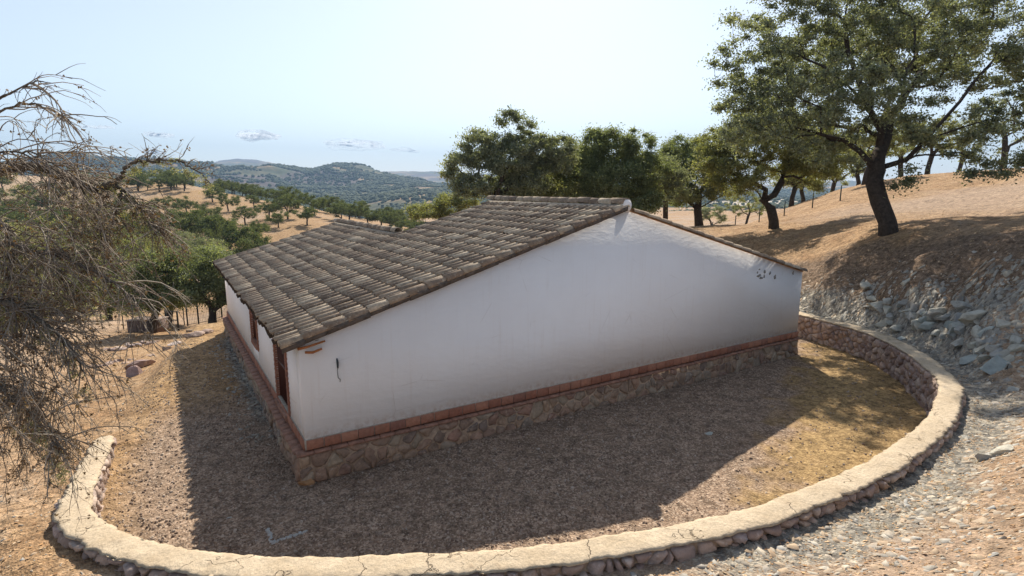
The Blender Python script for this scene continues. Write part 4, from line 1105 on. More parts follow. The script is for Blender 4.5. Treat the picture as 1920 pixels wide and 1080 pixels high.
# --- the large oak on the slope
B = px(1665, 441, 22)
P = lambda x, y, d=22: px(x, y, d)
L_ = [lob(1400, 120, 22, 75, 100), lob(1385, 235, 21.5, 65, 55), lob(1480, 50, 23, 95, 80), lob(1500, 215, 21, 95, 70), lob(1600, 60, 23.5, 100, 90), lob(1590, 160, 20.5, 95, 60), lob(1560, 285, 22, 70, 35),
      lob(1730, 70, 22.5, 100, 80), lob(1690, 190, 21, 90, 50), lob(1880, 50, 22, 80, 80), lob(1800, 255, 20.5, 90, 42), lob(1900, 215, 20, 70, 50), lob(1960, 120, 22, 80, 90), lob(1850, 320, 19.5, 62, 22),
      lob(1900, 300, 20.5, 60, 30), lob(1700, 330, 21.5, 45, 25), lob(1980, 280, 20, 70, 60), lob(1500, -60, 23, 100, 70), lob(1680, -70, 23, 120, 80), lob(1860, -80, 22, 110, 80), lob(1780, 150, 23.5, 60, 45), lob(1350, 190, 22, 30, 40),
      lob(1600, 120, 27, 150, 90, 120), lob(1760, 60, 27.5, 140, 90, 120), lob(1480, 170, 25.5, 110, 90, 80), lob(1430, 190, 23, 70, 70), lob(1620, 240, 24.5, 80, 45, 80), lob(1700, 250, 23.5, 60, 35), lob(1870, 130, 21.5, 60, 45)]
nf = 5
ex = [(4, [P(1612, 285), P(1580, 262), P(1540, 252, 21.5), P(1500, 255, 21)]),
      (5, [P(1652, 245), P(1628, 200), P(1615, 175)]),
      (5, [P(1665, 255, 22.3), P(1668, 215, 22.8), P(1690, 200, 23)]),
      (11, [P(1590, 160, 22.2), P(1545, 125, 22.5), P(1510, 110, 22.8)]),
      (11, [P(1590, 95, 22.6), P(1584, 40, 22.8), P(1590, -20, 23)]),
      (4, [P(1700, 300, 21.6), P(1738, 262, 21), P(1770, 225, 20.8), P(1800, 203, 20.6)]),
      (23, [P(1800, 240, 20.6), P(1850, 225, 20.4), P(1920, 208, 20.2)]),
      (23, [P(1800, 190, 21.5), P(1830, 150, 21.8), P(1870, 105, 22), P(1910, 90, 22)])]
tree('holm_oak', B, [P(1661, 415), P(1650, 375), P(1640, 340), P(1642, 318), P(1648, 290)], L_, 1080, 225, .105, .55, .31, leaf_grey,
     'large spreading dark-trunked oak on the slope at the right, its limbs over the bank', 11, ex, hollow=.3)
# second oak with crooked trunk
B = px(1455, 430, 33); P = lambda x, y, d=33: px(x, y, d)
L_ = [lob(1350, 300, 33, 45, 35), lob(1400, 270, 33, 60, 40), lob(1460, 260, 32, 60, 40), lob(1515, 285, 33, 55, 45), lob(1540, 330, 33, 35, 30), lob(1400, 330, 32, 50, 25), lob(1470, 310, 33.5, 50, 25), lob(1370, 350, 33, 35, 18), lob(1340, 270, 34, 40, 35), lob(1440, 225, 34, 60, 35), lob(1520, 250, 34, 60, 40), lob(1570, 300, 34, 45, 35), lob(1330, 320, 34, 30, 25)]
tree('holm_oak', B, [P(1452, 412), P(1445, 392), P(1432, 378), P(1436, 355)], L_, 380, 260, .115, .62, .27, leaf_olive,
     'olive-green oak with a crooked forked trunk downhill from the large oak', 12, [(3, [P(1452, 365), P(1465, 340), P(1480, 310)]), (4, [P(1415, 345), P(1395, 340)])])
# third oak beyond the right roof slope
B = px(1310, 428, 44); P = lambda x, y, d=44: px(x, y, d)
L_ = [lob(1268, 300, 44, 35, 32), lob(1310, 320, 44, 50, 38), lob(1345, 345, 43, 40, 28), lob(1275, 355, 44, 35, 30), lob(1305, 360, 43, 40, 18), lob(1280, 285, 45, 42, 30), lob(1325, 295, 45, 30, 25), lob(1245, 330, 44, 28, 34)]
tree('holm_oak', B, [P(1310, 405), P(1308, 392)], L_, 230, 260, .14, .8, .30, leaf_green,
     'dark green round oak standing just beyond the sunlit right roof edge', 13, [(2, [P(1292, 378), P(1275, 370)]), (2, [P(1330, 380), P(1350, 368)])])
# oaks behind the roof
def behind(bx, D, L_, n, label, mat, seed, nl=270, ls=.12, sp=.62, rb=.24, by=None, extra=()):
    c = px(bx, by or 400, D); g = hz(c[0], c[1]); b = np.array([c[0], c[1], g])
    t1 = px(bx + 3, 372, D)
    return tree('holm_oak', b, [b * .5 + t1 * .5 + np.array([.12, .0, 0]), t1], L_, n, nl, ls, sp, rb, mat, label, seed, extra)
behind(926, 30, [lob(860, 315, 30, 32, 28), lob(838, 325, 30, 16, 12), lob(905, 280, 30, 40, 36), lob(955, 240, 30, 24, 32), lob(990, 262, 30, 30, 34), lob(950, 300, 30, 55, 35), lob(880, 350, 29.5, 38, 24), lob(990, 330, 31, 50, 38), lob(1045, 290, 31, 42, 36), lob(940, 350, 31, 50, 25)],
       330, 'tallest grey-green oak rising behind the left part of the roof ridge', leaf_grey, 14, sp=.52, extra=[(2, [px(905, 345, 30), px(875, 330, 30)]), (2, [px(945, 320, 30), px(965, 275, 30)])])
behind(1075, 34, [lob(1030, 330, 34, 40, 35), lob(1085, 320, 34, 45, 42), lob(1060, 365, 33, 55, 22), lob(1010, 365, 33, 40, 20)], 180, 'low olive oak between the two tall oaks behind the ridge', leaf_olive, 15)
behind(1165, 33, [lob(1110, 275, 33, 28, 36), lob(1150, 285, 33, 48, 42), lob(1195, 280, 33, 40, 36), lob(1220, 325, 33, 40, 42), lob(1160, 340, 32.5, 60, 36), lob(1200, 375, 32, 45, 25), lob(1110, 340, 33, 40, 35)],
       330, 'broad green oak directly behind the peak of the gable', leaf_green, 16, sp=.56)
behind(1245, 52, [lob(1245, 330, 52, 30, 34), lob(1258, 365, 52, 30, 24), lob(1230, 360, 50, 30, 24)], 60, 'dark small oak in the gap right of the gable peak', leaf_green, 17, ls=.15, sp=.7)
behind(1040, 44, [lob(1090, 285, 44, 22, 26), lob(1100, 320, 44, 30, 28), lob(1060, 330, 44, 36, 30)], 70, 'thin oak seen between the oaks behind the ridge', leaf_olive, 27, ls=.13, sp=.6)
behind(825, 46, [lob(845, 385, 46, 30, 22), lob(800, 395, 46, 34, 16), lob(870, 372, 46, 26, 24)], 80, 'olive-coloured low oak peeping over the left slope of the roof', leaf_olive, 28, ls=.13, sp=.65, by=430)
behind(1020, 40, [lob(1030, 320, 40, 36, 40), lob(1075, 300, 40, 30, 34), lob(1115, 310, 40, 30, 40), lob(1240, 315, 40, 34, 40), lob(1265, 345, 40, 30, 30)], 120, 'grey-green oak filling the gaps in the row behind the roof', leaf_grey, 29, ls=.13, sp=.7)
# trees along the far fence on the right
for k, (x, y, D, w, lbx) in enumerate([(1484, 384, 56, 34, 'slim oak with leaning trunk beyond the wire fence'), (1505, 375, 62, 30, 'short-trunked oak beyond the wire fence on the skyline'), (1622, 360, 50, 42, 'oak with pale trunk seen just left of the large oak trunk'),
                                     (1610, 342, 60, 30, 'dark leaning oak on the skyline left of the large oak'), (1400, 405, 95, 34, 'small bright oak on the lowland beyond the fence'), (1335, 420, 100, 24, 'small thin tree at the foot of the slope beyond the fence'),
                                     (1740, 318, 62, 45, 'oak on the hill crest right of the large trunk'), (1880, 318, 62, 60, 'oak on the hill crest at the right edge'), (1560, 352, 70, 44, 'oak crown in the gap between the crooked oak and the large oak'), (1690, 325, 66, 48, 'oak on the crest just behind the large trunk'), (1800, 312, 80, 50, 'rounded oak far along the hill crest at the right')]):
    b = px(x, y, D); b[2] = hz(b[0], b[1]); u = D / FPX; w = w * (1.3 if D < 90 else 1.1)
    L_ = [(b + np.array([0, 0, w * 1.45 * u]), (w * u, w * u, w * .62 * u)), (b + R * w * .5 * u + np.array([0, 0, w * 1.25 * u]), (w * .6 * u,) * 3), (b - R * w * .5 * u + np.array([0, 0, w * 1.3 * u]), (w * .6 * u, w * .6 * u, w * .45 * u))]
    tree('holm_oak', b, [b + np.array([0, 0, w * .35 * u]), b + R * .25 * (-1) ** k + np.array([0, 0, w * .8 * u])], L_, 55, 200, .15, .62, .11 + .0025 * w, (leaf_olive, leaf_grey)[k % 2], lbx, 200 + k, twigs=1)
# trees left of the house
B = px(283, 624, 36); P = lambda x, y, d=36: px(x, y, d)
tree('holm_oak', B, [P(284, 605), P(292, 588), P(298, 572)], [lob(255, 545, 36, 45, 28), lob(300, 505, 36, 50, 35), lob(330, 550, 36, 36, 26), lob(270, 570, 35, 40, 14), lob(335, 495, 37, 40, 28)], 190, 260, .12, .75, .22, leaf_green,
     'green oak with a bent black trunk beside the low brown shed', 18, [(2, [P(275, 578), P(250, 565)]), (3, [P(305, 555), P(315, 535)])])
B = px(315, 612, 41); P = lambda x, y, d=41: px(x, y, d)
tree('holm_oak', B, [P(315, 596), P(318, 580)], [lob(310, 540, 41, 40, 28), lob(345, 520, 41, 40, 34), lob(325, 560, 41, 34, 16)], 130, 240, .13, .75, .26, leaf_olive, 'oak with a thick trunk standing behind the small metal gate', 19)
B = px(398, 623, 36); P = lambda x, y, d=36: px(x, y, d)
tree('holm_oak', B, [P(398, 600), P(400, 580)], [lob(370, 520, 36, 38, 34), lob(410, 510, 36, 36, 38), lob(390, 555, 35.5, 45, 20), lob(450, 530, 37, 45, 40), lob(400, 480, 37, 30, 20)], 190, 260, .12, .75, .26, leaf_green,
     'leafy green oak with a straight black trunk at the far corner of the house', 20, [(2, [P(385, 565), P(375, 555)]), (2, [P(415, 570), P(430, 560)])])
for k, (x, y, D, w, mt, lbx) in enumerate([(205, 605, 48, 44, leaf_olive, 'olive tree-like oak behind the left end of the shed'), (130, 610, 46, 50, leaf_grey, 'grey-green oak seen through the bare branches, middle'), (40, 615, 44, 55, leaf_olive, 'olive oak seen through the bare branches, far left'),
                                         (385, 500, 88, 34, leaf_grey, 'small grey bushy oak in the dip beyond the left eave'), (270, 500, 80, 45, leaf_olive, 'pale olive oak above the bent-trunk oak'), (180, 520, 75, 50, leaf_grey, 'grey oak in the valley behind the bare branches'), (60, 520, 78, 60, leaf_olive, 'broad oak in the valley at the far left'),
                                         (330, 495, 92, 34, leaf_grey, 'rounded oak in the valley above the metal gate')]):
    b = px(x, y, D); b[2] = hz(b[0], b[1]); u = D / FPX
    L_ = [(b + np.array([0, 0, w * 1.2 * u]), (w * u, w * u, w * .6 * u)), (b + R * w * .55 * u + np.array([0, 0, w * 1.0 * u]), (w * .6 * u,) * 3), (b - R * w * .6 * u + np.array([0, 0, w * 1.05 * u]), (w * .6 * u, w * .6 * u, w * .45 * u))]
    tree('holm_oak', b, [b + np.array([0, 0, w * .3 * u]), b + R * .25 * (-1) ** k + np.array([0, 0, w * .65 * u])], L_, 80, 180, .16, .75, .25, mt, lbx, 230 + k, twigs=1)

# --- oaks of the mid hill: four kinds sharing meshes
kinds = []
for k in range(5):
    g = np.random.default_rng(300 + k); h = 5.2
    Lk = [(np.array([0, 0, 2.9]), (2.9, 2.9, 1.25)), (np.array([1.3, .4, 2.5]), (1.5, 1.5, 1.1)), (np.array([-1.2, -.5, 2.7]), (1.6, 1.4, 1.2)), (np.array([.2, 0.9, 3.7]), (1.4, 1.5, .9))]
    Lk = [(c * np.array([1, 1, g.uniform(.9, 1.1)]) + g.normal(0, .25, 3), r) for c, r in Lk]
    cl = lobes(Lk, 48, g, .4)
    pos, par, rad, tips = grow([(-1, [np.array([0, 0, -.6]), np.array([.05, 0, .6]), np.array([.1, .1, 1.4])])], cl, g, r_base=.17, seg=.7)
    mb = MB(); skeleton_mesh(pos, par, rad, mb)
    V, q = leaves(pos[tips], 170, .20, .8, g, leaf_far)
    kinds.append((mb.mesh('trunk', mat_bark, True), mesh('crown', V, [q], leaf_far)))
def far_tree(x, y, D, s, kind, label, group):
    b = px(x, y, D); b[2] = hz(b[0], b[1]) - .1
    if (b[0] > -3 and b[0] < W + 2 and b[1] < 16): return
    r = empty('holm_oak', b, rng.uniform(0, 6)); r.scale = (s, s, s * rng.uniform(.9, 1.1)); tag(r, label, 'tree', group)
    tr, cr = kinds[kind]; obj('trunk', tr, r); obj('crown', cr, r)
mid = [(460, 420, 170, 1.1, 'pale loose-crowned oak alone on the orange slope near the roof'), (505, 412, 178, 1.2, 'dark green oak in the middle of the orange slope'), (540, 410, 175, 1.35, 'tall oak at the right of the orange slope'), (522, 425, 160, .9, 'small oak just above the roof edge'),
       (476, 388, 215, 1.0, 'small round oak alone near the top of the bare slope'), (428, 394, 205, 1.15, 'round oak standing left of the lone small one'), (388, 408, 185, 1.2, 'oak with a wide crown over its own shadow on the orange slope'), (398, 375, 225, 1.3, 'oak on the upper left of the bare slope'), (412, 372, 240, 1.1, 'oak near the crest, right of the upper-left oak'),
       (576, 420, 165, 1.15, 'bluish bushy oak close above the lower roof'), (590, 402, 190, 1.2, 'rounded oak on the right shoulder of the slope'), (560, 392, 210, 1.3, 'dense oak on the shoulder below the crest'), (540, 385, 220, 1.4, 'dense oak forming part of the dark crest clump'), (520, 382, 225, 1.3, 'oak at the left of the dark crest clump'),
       (500, 378, 235, 1.2, 'oak on the crest above the bare slope'), (455, 366, 255, 1.0, 'little oak on the crest line'), (470, 369, 252, 1.0, 'small oak right of the little crest oak'), (640, 420, 185, 1.3, 'green oak just left of the lower ridge tiles'), (655, 415, 190, 1.4, 'full green oak above the lower ridge tiles'), (620, 398, 210, 1.4, 'oak on the right shoulder behind the green pair'),
       (690, 424, 195, 1.2, 'dark oak over the middle of the lower ridge'), (715, 428, 195, 1.3, 'dark oak over the right end of the lower ridge'), (740, 432, 190, 1.3, 'oak at the notch between the two roof parts'), (770, 436, 180, 1.4, 'round green oak right of the notch between the roofs'), (800, 436, 170, 1.2, 'oak half hidden by the rising roof slope'), (675, 415, 215, 1.2, 'oak on the shoulder line above the lower ridge'),
       (350, 398, 200, 1.2, 'oak above the bare branch end'), (330, 415, 180, 1.1, 'leafless-looking oak on the orange ground by the bare branch'), (310, 395, 200, 1.2, 'oak behind the mossy branch'), (280, 400, 190, 1.3, 'oak in the gap under the arching branch'), (370, 425, 165, .9, 'small oak low on the orange slope'), (300, 430, 160, 1.0, 'small oak low and left on the orange slope'),
       (355, 462, 125, 1.45, 'oak with a clear trunk in the lower clump'), (400, 452, 128, 1.45, 'green oak at the left of the lower clump'), (430, 458, 122, 1.45, 'bright green oak in the middle of the lower clump'), (465, 455, 120, 1.45, 'bright green oak at the right of the lower clump'), (498, 448, 122, 1.45, 'oak touching the roof edge in the lower clump'), (410, 436, 145, .9, 'flat dark oak just above the lower clump'), (480, 440, 140, .9, 'dark oak behind the lower clump')]
for k, (x, y, D, s, lb_) in enumerate(mid): far_tree(x, y, D, s * 1.18, k % 5, lb_, 'oaks dotted over the orange hillside')
g2 = np.random.default_rng(404)
for k in range(64):      # dark band of oaks along the crest and behind the bare branches
    x = g2.uniform(-60, 360); y = 350 + (x < 240) * g2.uniform(0, 90) + g2.uniform(-8, 22); D = float(np.interp(y, [340, 360, 385, 420, 455], [290, 262, 222, 170, 135]))
    far_tree(x, y, D, g2.uniform(1.0, 2.0), k % 5, 'one of the crowded oaks on the left hillside behind the bare branches', 'crowded oaks on the left hillside')
for k in range(22):
    x = g2.uniform(250, 520); y = g2.uniform(436, 500) if k % 3 else g2.uniform(425, 450); D = float(np.interp(y, [425, 455, 500], [160, 130, 95]))
    far_tree(x, y, D, g2.uniform(.7, 1.15), k % 5, 'one of the bushy oaks crowding the dip below the orange slope', 'bushy oaks in the dip beyond the house')
for k in range(30):
    x = g2.uniform(-80, 250); y = g2.uniform(440, 590); D = float(np.interp(y, [430, 455, 500, 560, 600], [155, 130, 95, 66, 48]))
    far_tree(x, y, D, g2.uniform(.8, 1.3), k % 5, 'one of the oaks in the low ground seen through the bare twigs', 'oaks seen through the bare twigs')
for k in range(22):
    x = g2.uniform(400, 780); D = float(np.interp(x, [400, 480, 560, 640, 780], [262, 256, 246, 230, 224])) + g2.uniform(2, 14); y = float(np.interp(x, [400, 480, 560, 640, 780], [358, 371, 386, 406, 430]))
    far_tree(x, y, D, g2.uniform(1.1, 1.6), k % 5, 'one of the oaks in the row along the crest of the orange hill', 'oaks along the hill crest')

# --- woods of the far hills
def woods():
    import bmesh
    bm = bmesh.new(); bmesh.ops.create_icosphere(bm, subdivisions=1, radius=1); I = np.array([v.co for v in bm.verts]); Fi = np.array([[v.index for v in f.verts] for f in bm.faces]); bm.free()
    g = np.random.default_rng(9); n = 120000
    pxs = g.uniform(-250, 1750, n); rr_ = 560 + (3300 - 560) * g.uniform(0, 1, n) ** .75
    az = np.arctan2(F[0] + R[0] * (pxs - 960) / FPX, F[1] + R[1] * (pxs - 960) / FPX)
    ia = np.interp(pxs, PXA, np.arange(len(PXA))); ir = np.interp(rr_, RR, np.arange(len(RR)))
    a0 = ia.astype(int); r0 = ir.astype(int); fa_ = ia - a0; fr = ir - r0; a1 = np.minimum(a0 + 1, len(PXA) - 1); r1 = np.minimum(r0 + 1, len(RR) - 1)
    z = (HZ[a0, r0] * (1 - fa_) + HZ[a1, r0] * fa_) * (1 - fr) + (HZ[a0, r1] * (1 - fa_) + HZ[a1, r1] * fa_) * fr
    x = CAM[0] + np.sin(az) * rr_; y = CAM[1] + np.cos(az) * rr_
    den = fbm(x / 130, y / 130, 4, 90); burnt = zh[a0, r0, 0]; plain = zh[a0, r0, 1]
    p = sstep(-.38, .08, den) * (1 - .6 * burnt) * (1 - .93 * plain)
    m = g.uniform(0, 1, n) < p; x, y, z, rr_ = x[m], y[m], z[m], rr_[m]
    n = len(x); s = g.uniform(2.2, 4.2, n) * np.interp(rr_, [560, 3300], [1, 1.9])
    V = I[None] * (s[:, None, None] * np.array([1.1, 1.1, .85])) * (1 + g.normal(0, .16, (n, 12, 1)))
    V[..., 0] += x[:, None]; V[..., 1] += y[:, None]; V[..., 2] += (z + s * .55)[:, None]
    q = (np.arange(n) * 12)[:, None, None] + Fi[None]
    m_ = simple('far_wood', (.055, .075, .045), .95, .35, .02, 0)
    nt = m_.node_tree; k = N(nt); b = nt.nodes['Principled BSDF']
    k.set(b.inputs['Base Color'], k.ramp(k.n('ShaderNodeNewGeometry').outputs['Random Per Island'], [(0, (.032, .05, .028)), (.6, (.06, .08, .045)), (1, (.10, .115, .06))]))
    tag(obj('far_woods', mesh('far_woods', V.reshape(-1, 3), [q.reshape(-1, 3)], m_)), 'dark green oak woods covering the distant hills', 'woods', kind='stuff')
woods()

# ------------------------------------------------------------------ fences, gates, shed
def post_run(pts, h, r, mat, root, origin):
    for p in pts:
        q = MB(); q.tube([(0, 0, -.3), (0, 0, h * .5), (0.01, 0, h)], [r, r * .95, r * .9], 6); o = obj('post', q.mesh('post', mat), root); o.location = np.array(p) - origin
def wires(pts, hs, mat, root, origin, name='wire', r=.006):
    q = MB()
    for h in hs: q.tube([np.array(p) - origin + np.array([0, 0, h]) for p in pts], r, 3)
    obj(name, q.mesh(name, mat), root)
pts = [gpt_ for gpt_ in []]
for x, y, D in [(1335, 438, 52), (1378, 430, 50), (1423, 418, 48), (1470, 405, 46), (1523, 390, 44), (1575, 378, 42)]:
    p = px(x, y, D); p[2] = hz(p[0], p[1]); pts.append(p)
fr_ = empty('wire_fence', pts[0]); tag(fr_, 'thin wire fence on dark posts crossing the slope at the right', 'fence')
post_run(pts, 1.15, .045, mat_iron, fr_, pts[0]); wires(pts, (.3, .6, .85, 1.05), mat_iron, fr_, pts[0])
def P0(x, D, y=600): p = px(x, y, D); p[2] = hz(p[0], p[1]); return p
# panel fence (350-420)
a, m1, b, c = P0(351, 40), P0(372, 40), P0(394, 40), P0(417, 40)
pf = empty('panel_fence', a); tag(pf, 'tall dark mesh fence panels behind the far corner of the house', 'fence')
post_run([a, m1, b, c], 1.75, .045, mat_iron, pf, a)
wires([a, m1, b, c], (.1, 1.72), mat_iron, pf, a, 'rail', .025); wires([a, m1, b, c], (.4, .75, 1.1, 1.4), mat_iron, pf, a, 'wire', .008)
q = MB()
for i in range(22):
    p = a + (c - a) * (i + .5) / 22 - a; q.tube([p + np.array([0, 0, .1]), p + np.array([0, 0, 1.7])], .008, 3)
obj('mesh_wire', q.mesh('mesh_wire', mat_iron), pf)
a, b = P0(311, 38), P0(333, 38)
gt = empty('metal_gate', a); tag(gt, 'small dark metal gate between the oaks left of the house', 'gate')
post_run([a, b], 1.35, .06, mat_iron, gt, a)
for nm, h in (('top_rail', 1.3), ('middle_rail', .72)):
    q = MB(); q.tube([(0, 0, h), b - a + np.array([0, 0, h])], .035, 6); obj(nm, q.mesh(nm, mat_iron), gt)
q = MB(); 
for i in range(5):
    p = (b - a) * (i + 1) / 6; q.tube([p + np.array([0, 0, .1]), p + np.array([0, 0, .7])], .012, 4)
obj('bar', q.mesh('bar', mat_iron), gt)
# wire fence running on to the left
pts = [P0(x, 39 + abs(x - 200) * .01) for x in (345, 312, 270, 230, 190, 150, 110)]
wf = empty('wire_fence', pts[0]); tag(wf, 'low wire fence with thin posts behind the brown shed', 'fence')
post_run(pts, 1.1, .035, mat_iron, wf, pts[0]); wires(pts, (.3, .6, .9, 1.05), mat_iron, wf, pts[0])
# low shed
a, b = P0(240, 36.5, 625), P0(297, 36.5, 625); d = (b - a); Ls = np.linalg.norm(d); ax = d / Ls
sh = empty('low_shed', a, math.atan2(d[1], d[0])); tag(sh, 'low brown board pen behind the bent-trunk oak', 'shed')
mat_board = simple('weathered_board', (.17, .12, .10), .9, .35, 4, .6)
for i in range(9):
    q = MB(); w = Ls / 9; q.box((i * w + .01, -.02 + rng.normal(0, .006), -.3), ((i + 1) * w - .01, .02, .78)); obj('board', q.mesh('board', mat_board), sh)
q = MB(); q.box((-.05, -.08, .782), (Ls + .05, 1.2, .83)); obj('roof', q.mesh('roof', simple('shed_roof', (.23, .17, .14), .8)), sh)
for x_ in (0, Ls - .05):
    q = MB(); q.box((x_, .05, -.3), (x_ + .05, 1.15, .78)); obj('side_wall', q.mesh('side_wall', mat_board), sh)
# timber threshold
a, b = P0(349, 37.5, 612), P0(386, 37.5, 612)
q = MB(); d = b - a; q.box((0, -.1, -.05), (np.linalg.norm(d), .1, .14)); o = obj('timber_beam', q.mesh('timber_beam', simple('pale_timber', (.40, .30, .22), .9)), None, a)
o.rotation_euler = (0, 0, math.atan2(d[1], d[0])); tag(o, 'pale timber beam on the ground below the mesh fence panels', 'beam')
# pale slab rocks and a sun-bleached pool on the lowland at right
rock('pale_rock', np.array([*px(1412, 398, 62)[:2], hz(*px(1412, 398, 62)[:2])]), (1.3, .5, .28), piece_mat('grey_rock', [(.42, .42, .38)], grain=3), 'flat grey rock on the slope edge beyond the fence', seed=91)

# ------------------------------------------------------------------ bare tree at the left
dt = empty('bare_tree', px(-330, 900, 8.0)); dbase = np.array(dt.location)
tag(dt, 'bare lichen-covered tree with drooping grey twigs at the left edge', 'tree')
mat_deadbark = simple('lichened_bark', (.13, .11, .085), .95, .6, 14, 1.0, dist=.02)
mat_twig = piece_mat('dead_twigs', [(.15, .12, .095), (.26, .21, .165), (.44, .375, .29), (.095, .075, .06)], grain=20, var=.3)
mat_lichen = mk_leaf('lichen', [(.20, .20, .10), (.30, .30, .16), (.38, .37, .22), (.25, .27, .16)], .3)
mat_dry = mk_leaf('dry_leaves', [(.10, .06, .04), (.16, .10, .06), (.22, .15, .09)], .3)
g = np.random.default_rng(77)
limbs = {
 'A': ([(-330, 900), (-300, 700), (-240, 520), (-150, 410), (-60, 345), (0, 322), (60, 312), (105, 324), (135, 336), (157, 350), (176, 353), (195, 348), (213, 346)], 7.2, .09, .034),
 'A1': ([(213, 346), (228, 328), (240, 312), (263, 302), (290, 303), (320, 300), (350, 308), (372, 322), (395, 345)], 7.2, .030, .005),
 'A2': ([(213, 346), (228, 356), (226, 372), (218, 392), (214, 415)], 7.2, .026, .012),
 'A3': ([(222, 350), (240, 366), (262, 390), (280, 412), (300, 440)], 7.2, .022, .006),
 'A4': ([(150, 348), (158, 366), (178, 392), (184, 420), (180, 445)], 7.2, .026, .01),
 'B': ([(-240, 520), (-120, 470), (-30, 458), (30, 462), (75, 473), (120, 482), (170, 505), (215, 530), (262, 572)], 6.6, .06, .006),
 'C': ([(-300, 700), (-150, 600), (-30, 562), (20, 570), (70, 595), (120, 640), (160, 700)], 6.2, .06, .008),
 'D': ([(-150, 410), (-40, 400), (10, 430), (20, 480), (12, 540), (2, 600)], 6.8, .055, .012),
 'E': ([(-300, 700), (-200, 650), (-80, 700), (0, 730), (60, 780), (110, 850)], 5.8, .04, .006),
 'G': ([(-60, 345), (-40, 300), (0, 285), (50, 285), (90, 300), (135, 330)], 6.4, .02, .004),
 'H': ([(-150, 410), (-100, 260), (-40, 205), (20, 175), (60, 153), (98, 156)], 6.4, .03, .003),
 'I': ([(-150, 410), (-90, 300), (-20, 222), (50, 192), (95, 205), (135, 222)], 6.6, .02, .003)}
LP = {}
def smooth_pts(P, n):
    P = np.array(P, float); Q = []
    for i in range(len(P) - 1):
        p0 = P[max(0, i - 1)]; p1 = P[i]; p2 = P[i + 1]; p3 = P[min(len(P) - 1, i + 2)]
        for t in np.linspace(0, 1, n, endpoint=False): Q.append(.5 * (2 * p1 + (p2 - p0) * t + (2 * p0 - 5 * p1 + 4 * p2 - p3) * t * t + (3 * p1 - p0 - 3 * p2 + p3) * t ** 3))
    Q.append(P[-1]); return np.array(Q)
for k_, (pp, D, r0, r1) in limbs.items():
    dd = np.linspace(0, 1, len(pp)); P3 = np.array([px(x, y, D + (7.6 - D) * (1 - t) * .5) for (x, y), t in zip(pp, dd)])
    P3 = smooth_pts(P3, 5); m = len(P3); P3[1:-1] += g.normal(0, .012, (m - 2, 3)); LP[k_] = P3
    r = np.linspace(r0, r1, m) * (1 + .12 * g.normal(0, 1, m)); q = MB(); q.tube(P3 - dbase, np.maximum(r, .003), 8)
    nm = 'trunk' if k_ == 'A' else 'limb'; obj(nm, q.mesh(nm, mat_deadbark, True), dt)
tw = MB(); lich = []; dry = []; sky_dir = np.array([0, 0, 1.])
right = R.copy()
def twig(p, d, Ln, r, lvl, droop):
    n = max(4, int(Ln / .09)); P = [p]; v = d / np.linalg.norm(d)
    for i in range(n):
        v = v + np.array([0, 0, -droop * (.4 + i / n)]) * .12 + g.normal(0, .15, 3); v /= np.linalg.norm(v); P.append(P[-1] + v * Ln / n)
    P = np.array(P); tw.tube(P - dbase, np.linspace(r, r * .35, len(P)), 3 if r < .006 else 4)
    if lvl > 0:
        for _ in range(g.integers(3, 6)):
            i = g.integers(1, len(P) - 1); dv = P[i + 1] - P[i]; dv = dv / np.linalg.norm(dv) + g.normal(0, .55, 3)
            twig(P[i], dv, Ln * g.uniform(.25, .6), r * .6, lvl - 1, droop * g.uniform(.6, 1.3))
    elif g.uniform() < .35: dry.append(P[g.integers(1, len(P))])
    return P
for k_, n_, lmin, lmax, dr, up in (('A', 38, .5, 1.2, 1.2, .5), ('A1', 22, .15, .5, .8, .3), ('A2', 14, .25, .7, 1.6, -.3), ('A3', 26, .25, .8, 1.4, .0), ('A4', 20, .3, .9, 1.6, -.2), ('B', 42, .4, 1.2, 1.5, .1), ('C', 50, .4, 1.2, 1.5, .1),
                                   ('D', 48, .4, 1.1, 1.3, .0), ('E', 55, .3, .9, 1.6, -.1), ('G', 24, .6, 1.2, 1.1, .15), ('H', 9, .4, .9, 1.1, -.1), ('I', 14, .5, 1.1, 1.1, -.1)):
    P3 = LP[k_]; m = len(P3)
    for _ in range(n_):
        i = int(g.uniform(.15 if k_ in ('A1', 'A2', 'A3', 'A4') else .3, .8 if k_ == 'A' else 1) * (m - 2)); t = P3[i + 1] - P3[i]; t /= np.linalg.norm(t)
        d = t * .8 + right * .35 + g.normal(0, .45, 3) + np.array([0, 0, up])
        twig(P3[i], d, g.uniform(lmin, lmax), .0065 if lmax < .6 else .009, (1 if k_ in 'GHI' else 2) if lmax > .6 else 1, dr)
    for _ in range(int(n_ * 1.2) if k_ not in 'GHI' else 0):
        i = g.integers(m // 4, m); lich.append(P3[i] - np.array([0, 0, g.uniform(0, .12 if k_ == 'A1' else .35)]))
# free-hanging sprays that fill the left side
for _ in range(115):
    x = g.uniform(-140, 75) ; y = g.uniform(340, 640); D = g.uniform(5.8, 8.2)
    x = x + max(0, 50 - abs(y - 450) * .3)
    p = px(x, y, D); d = right * g.uniform(.4, 1) + np.array([0, 0, g.uniform(-.5, .35)]) + g.normal(0, .3, 3)
    twig(p, d, g.uniform(.5, 1.15), .0075, 2, g.uniform(.8, 1.8))
for _ in range(80):
    x = g.uniform(-80, 110); y = g.uniform(620, 830); p = px(x, y, g.uniform(5.2, 6.8))
    twig(p, right * .3 + np.array([0, 0, -.8]) + g.normal(0, .3, 3), g.uniform(.4, .9), .006, 2, 1.0)
tag(obj('twigs', tw.mesh('twigs', mat_twig), dt), kind='stuff')
V, q = leaves(np.array(lich + [px(g.uniform(0, 200), g.uniform(400, 600), g.uniform(6.6, 8)) for _ in range(160)]), 60, .022, .10, g, mat_lichen, asp=.5)
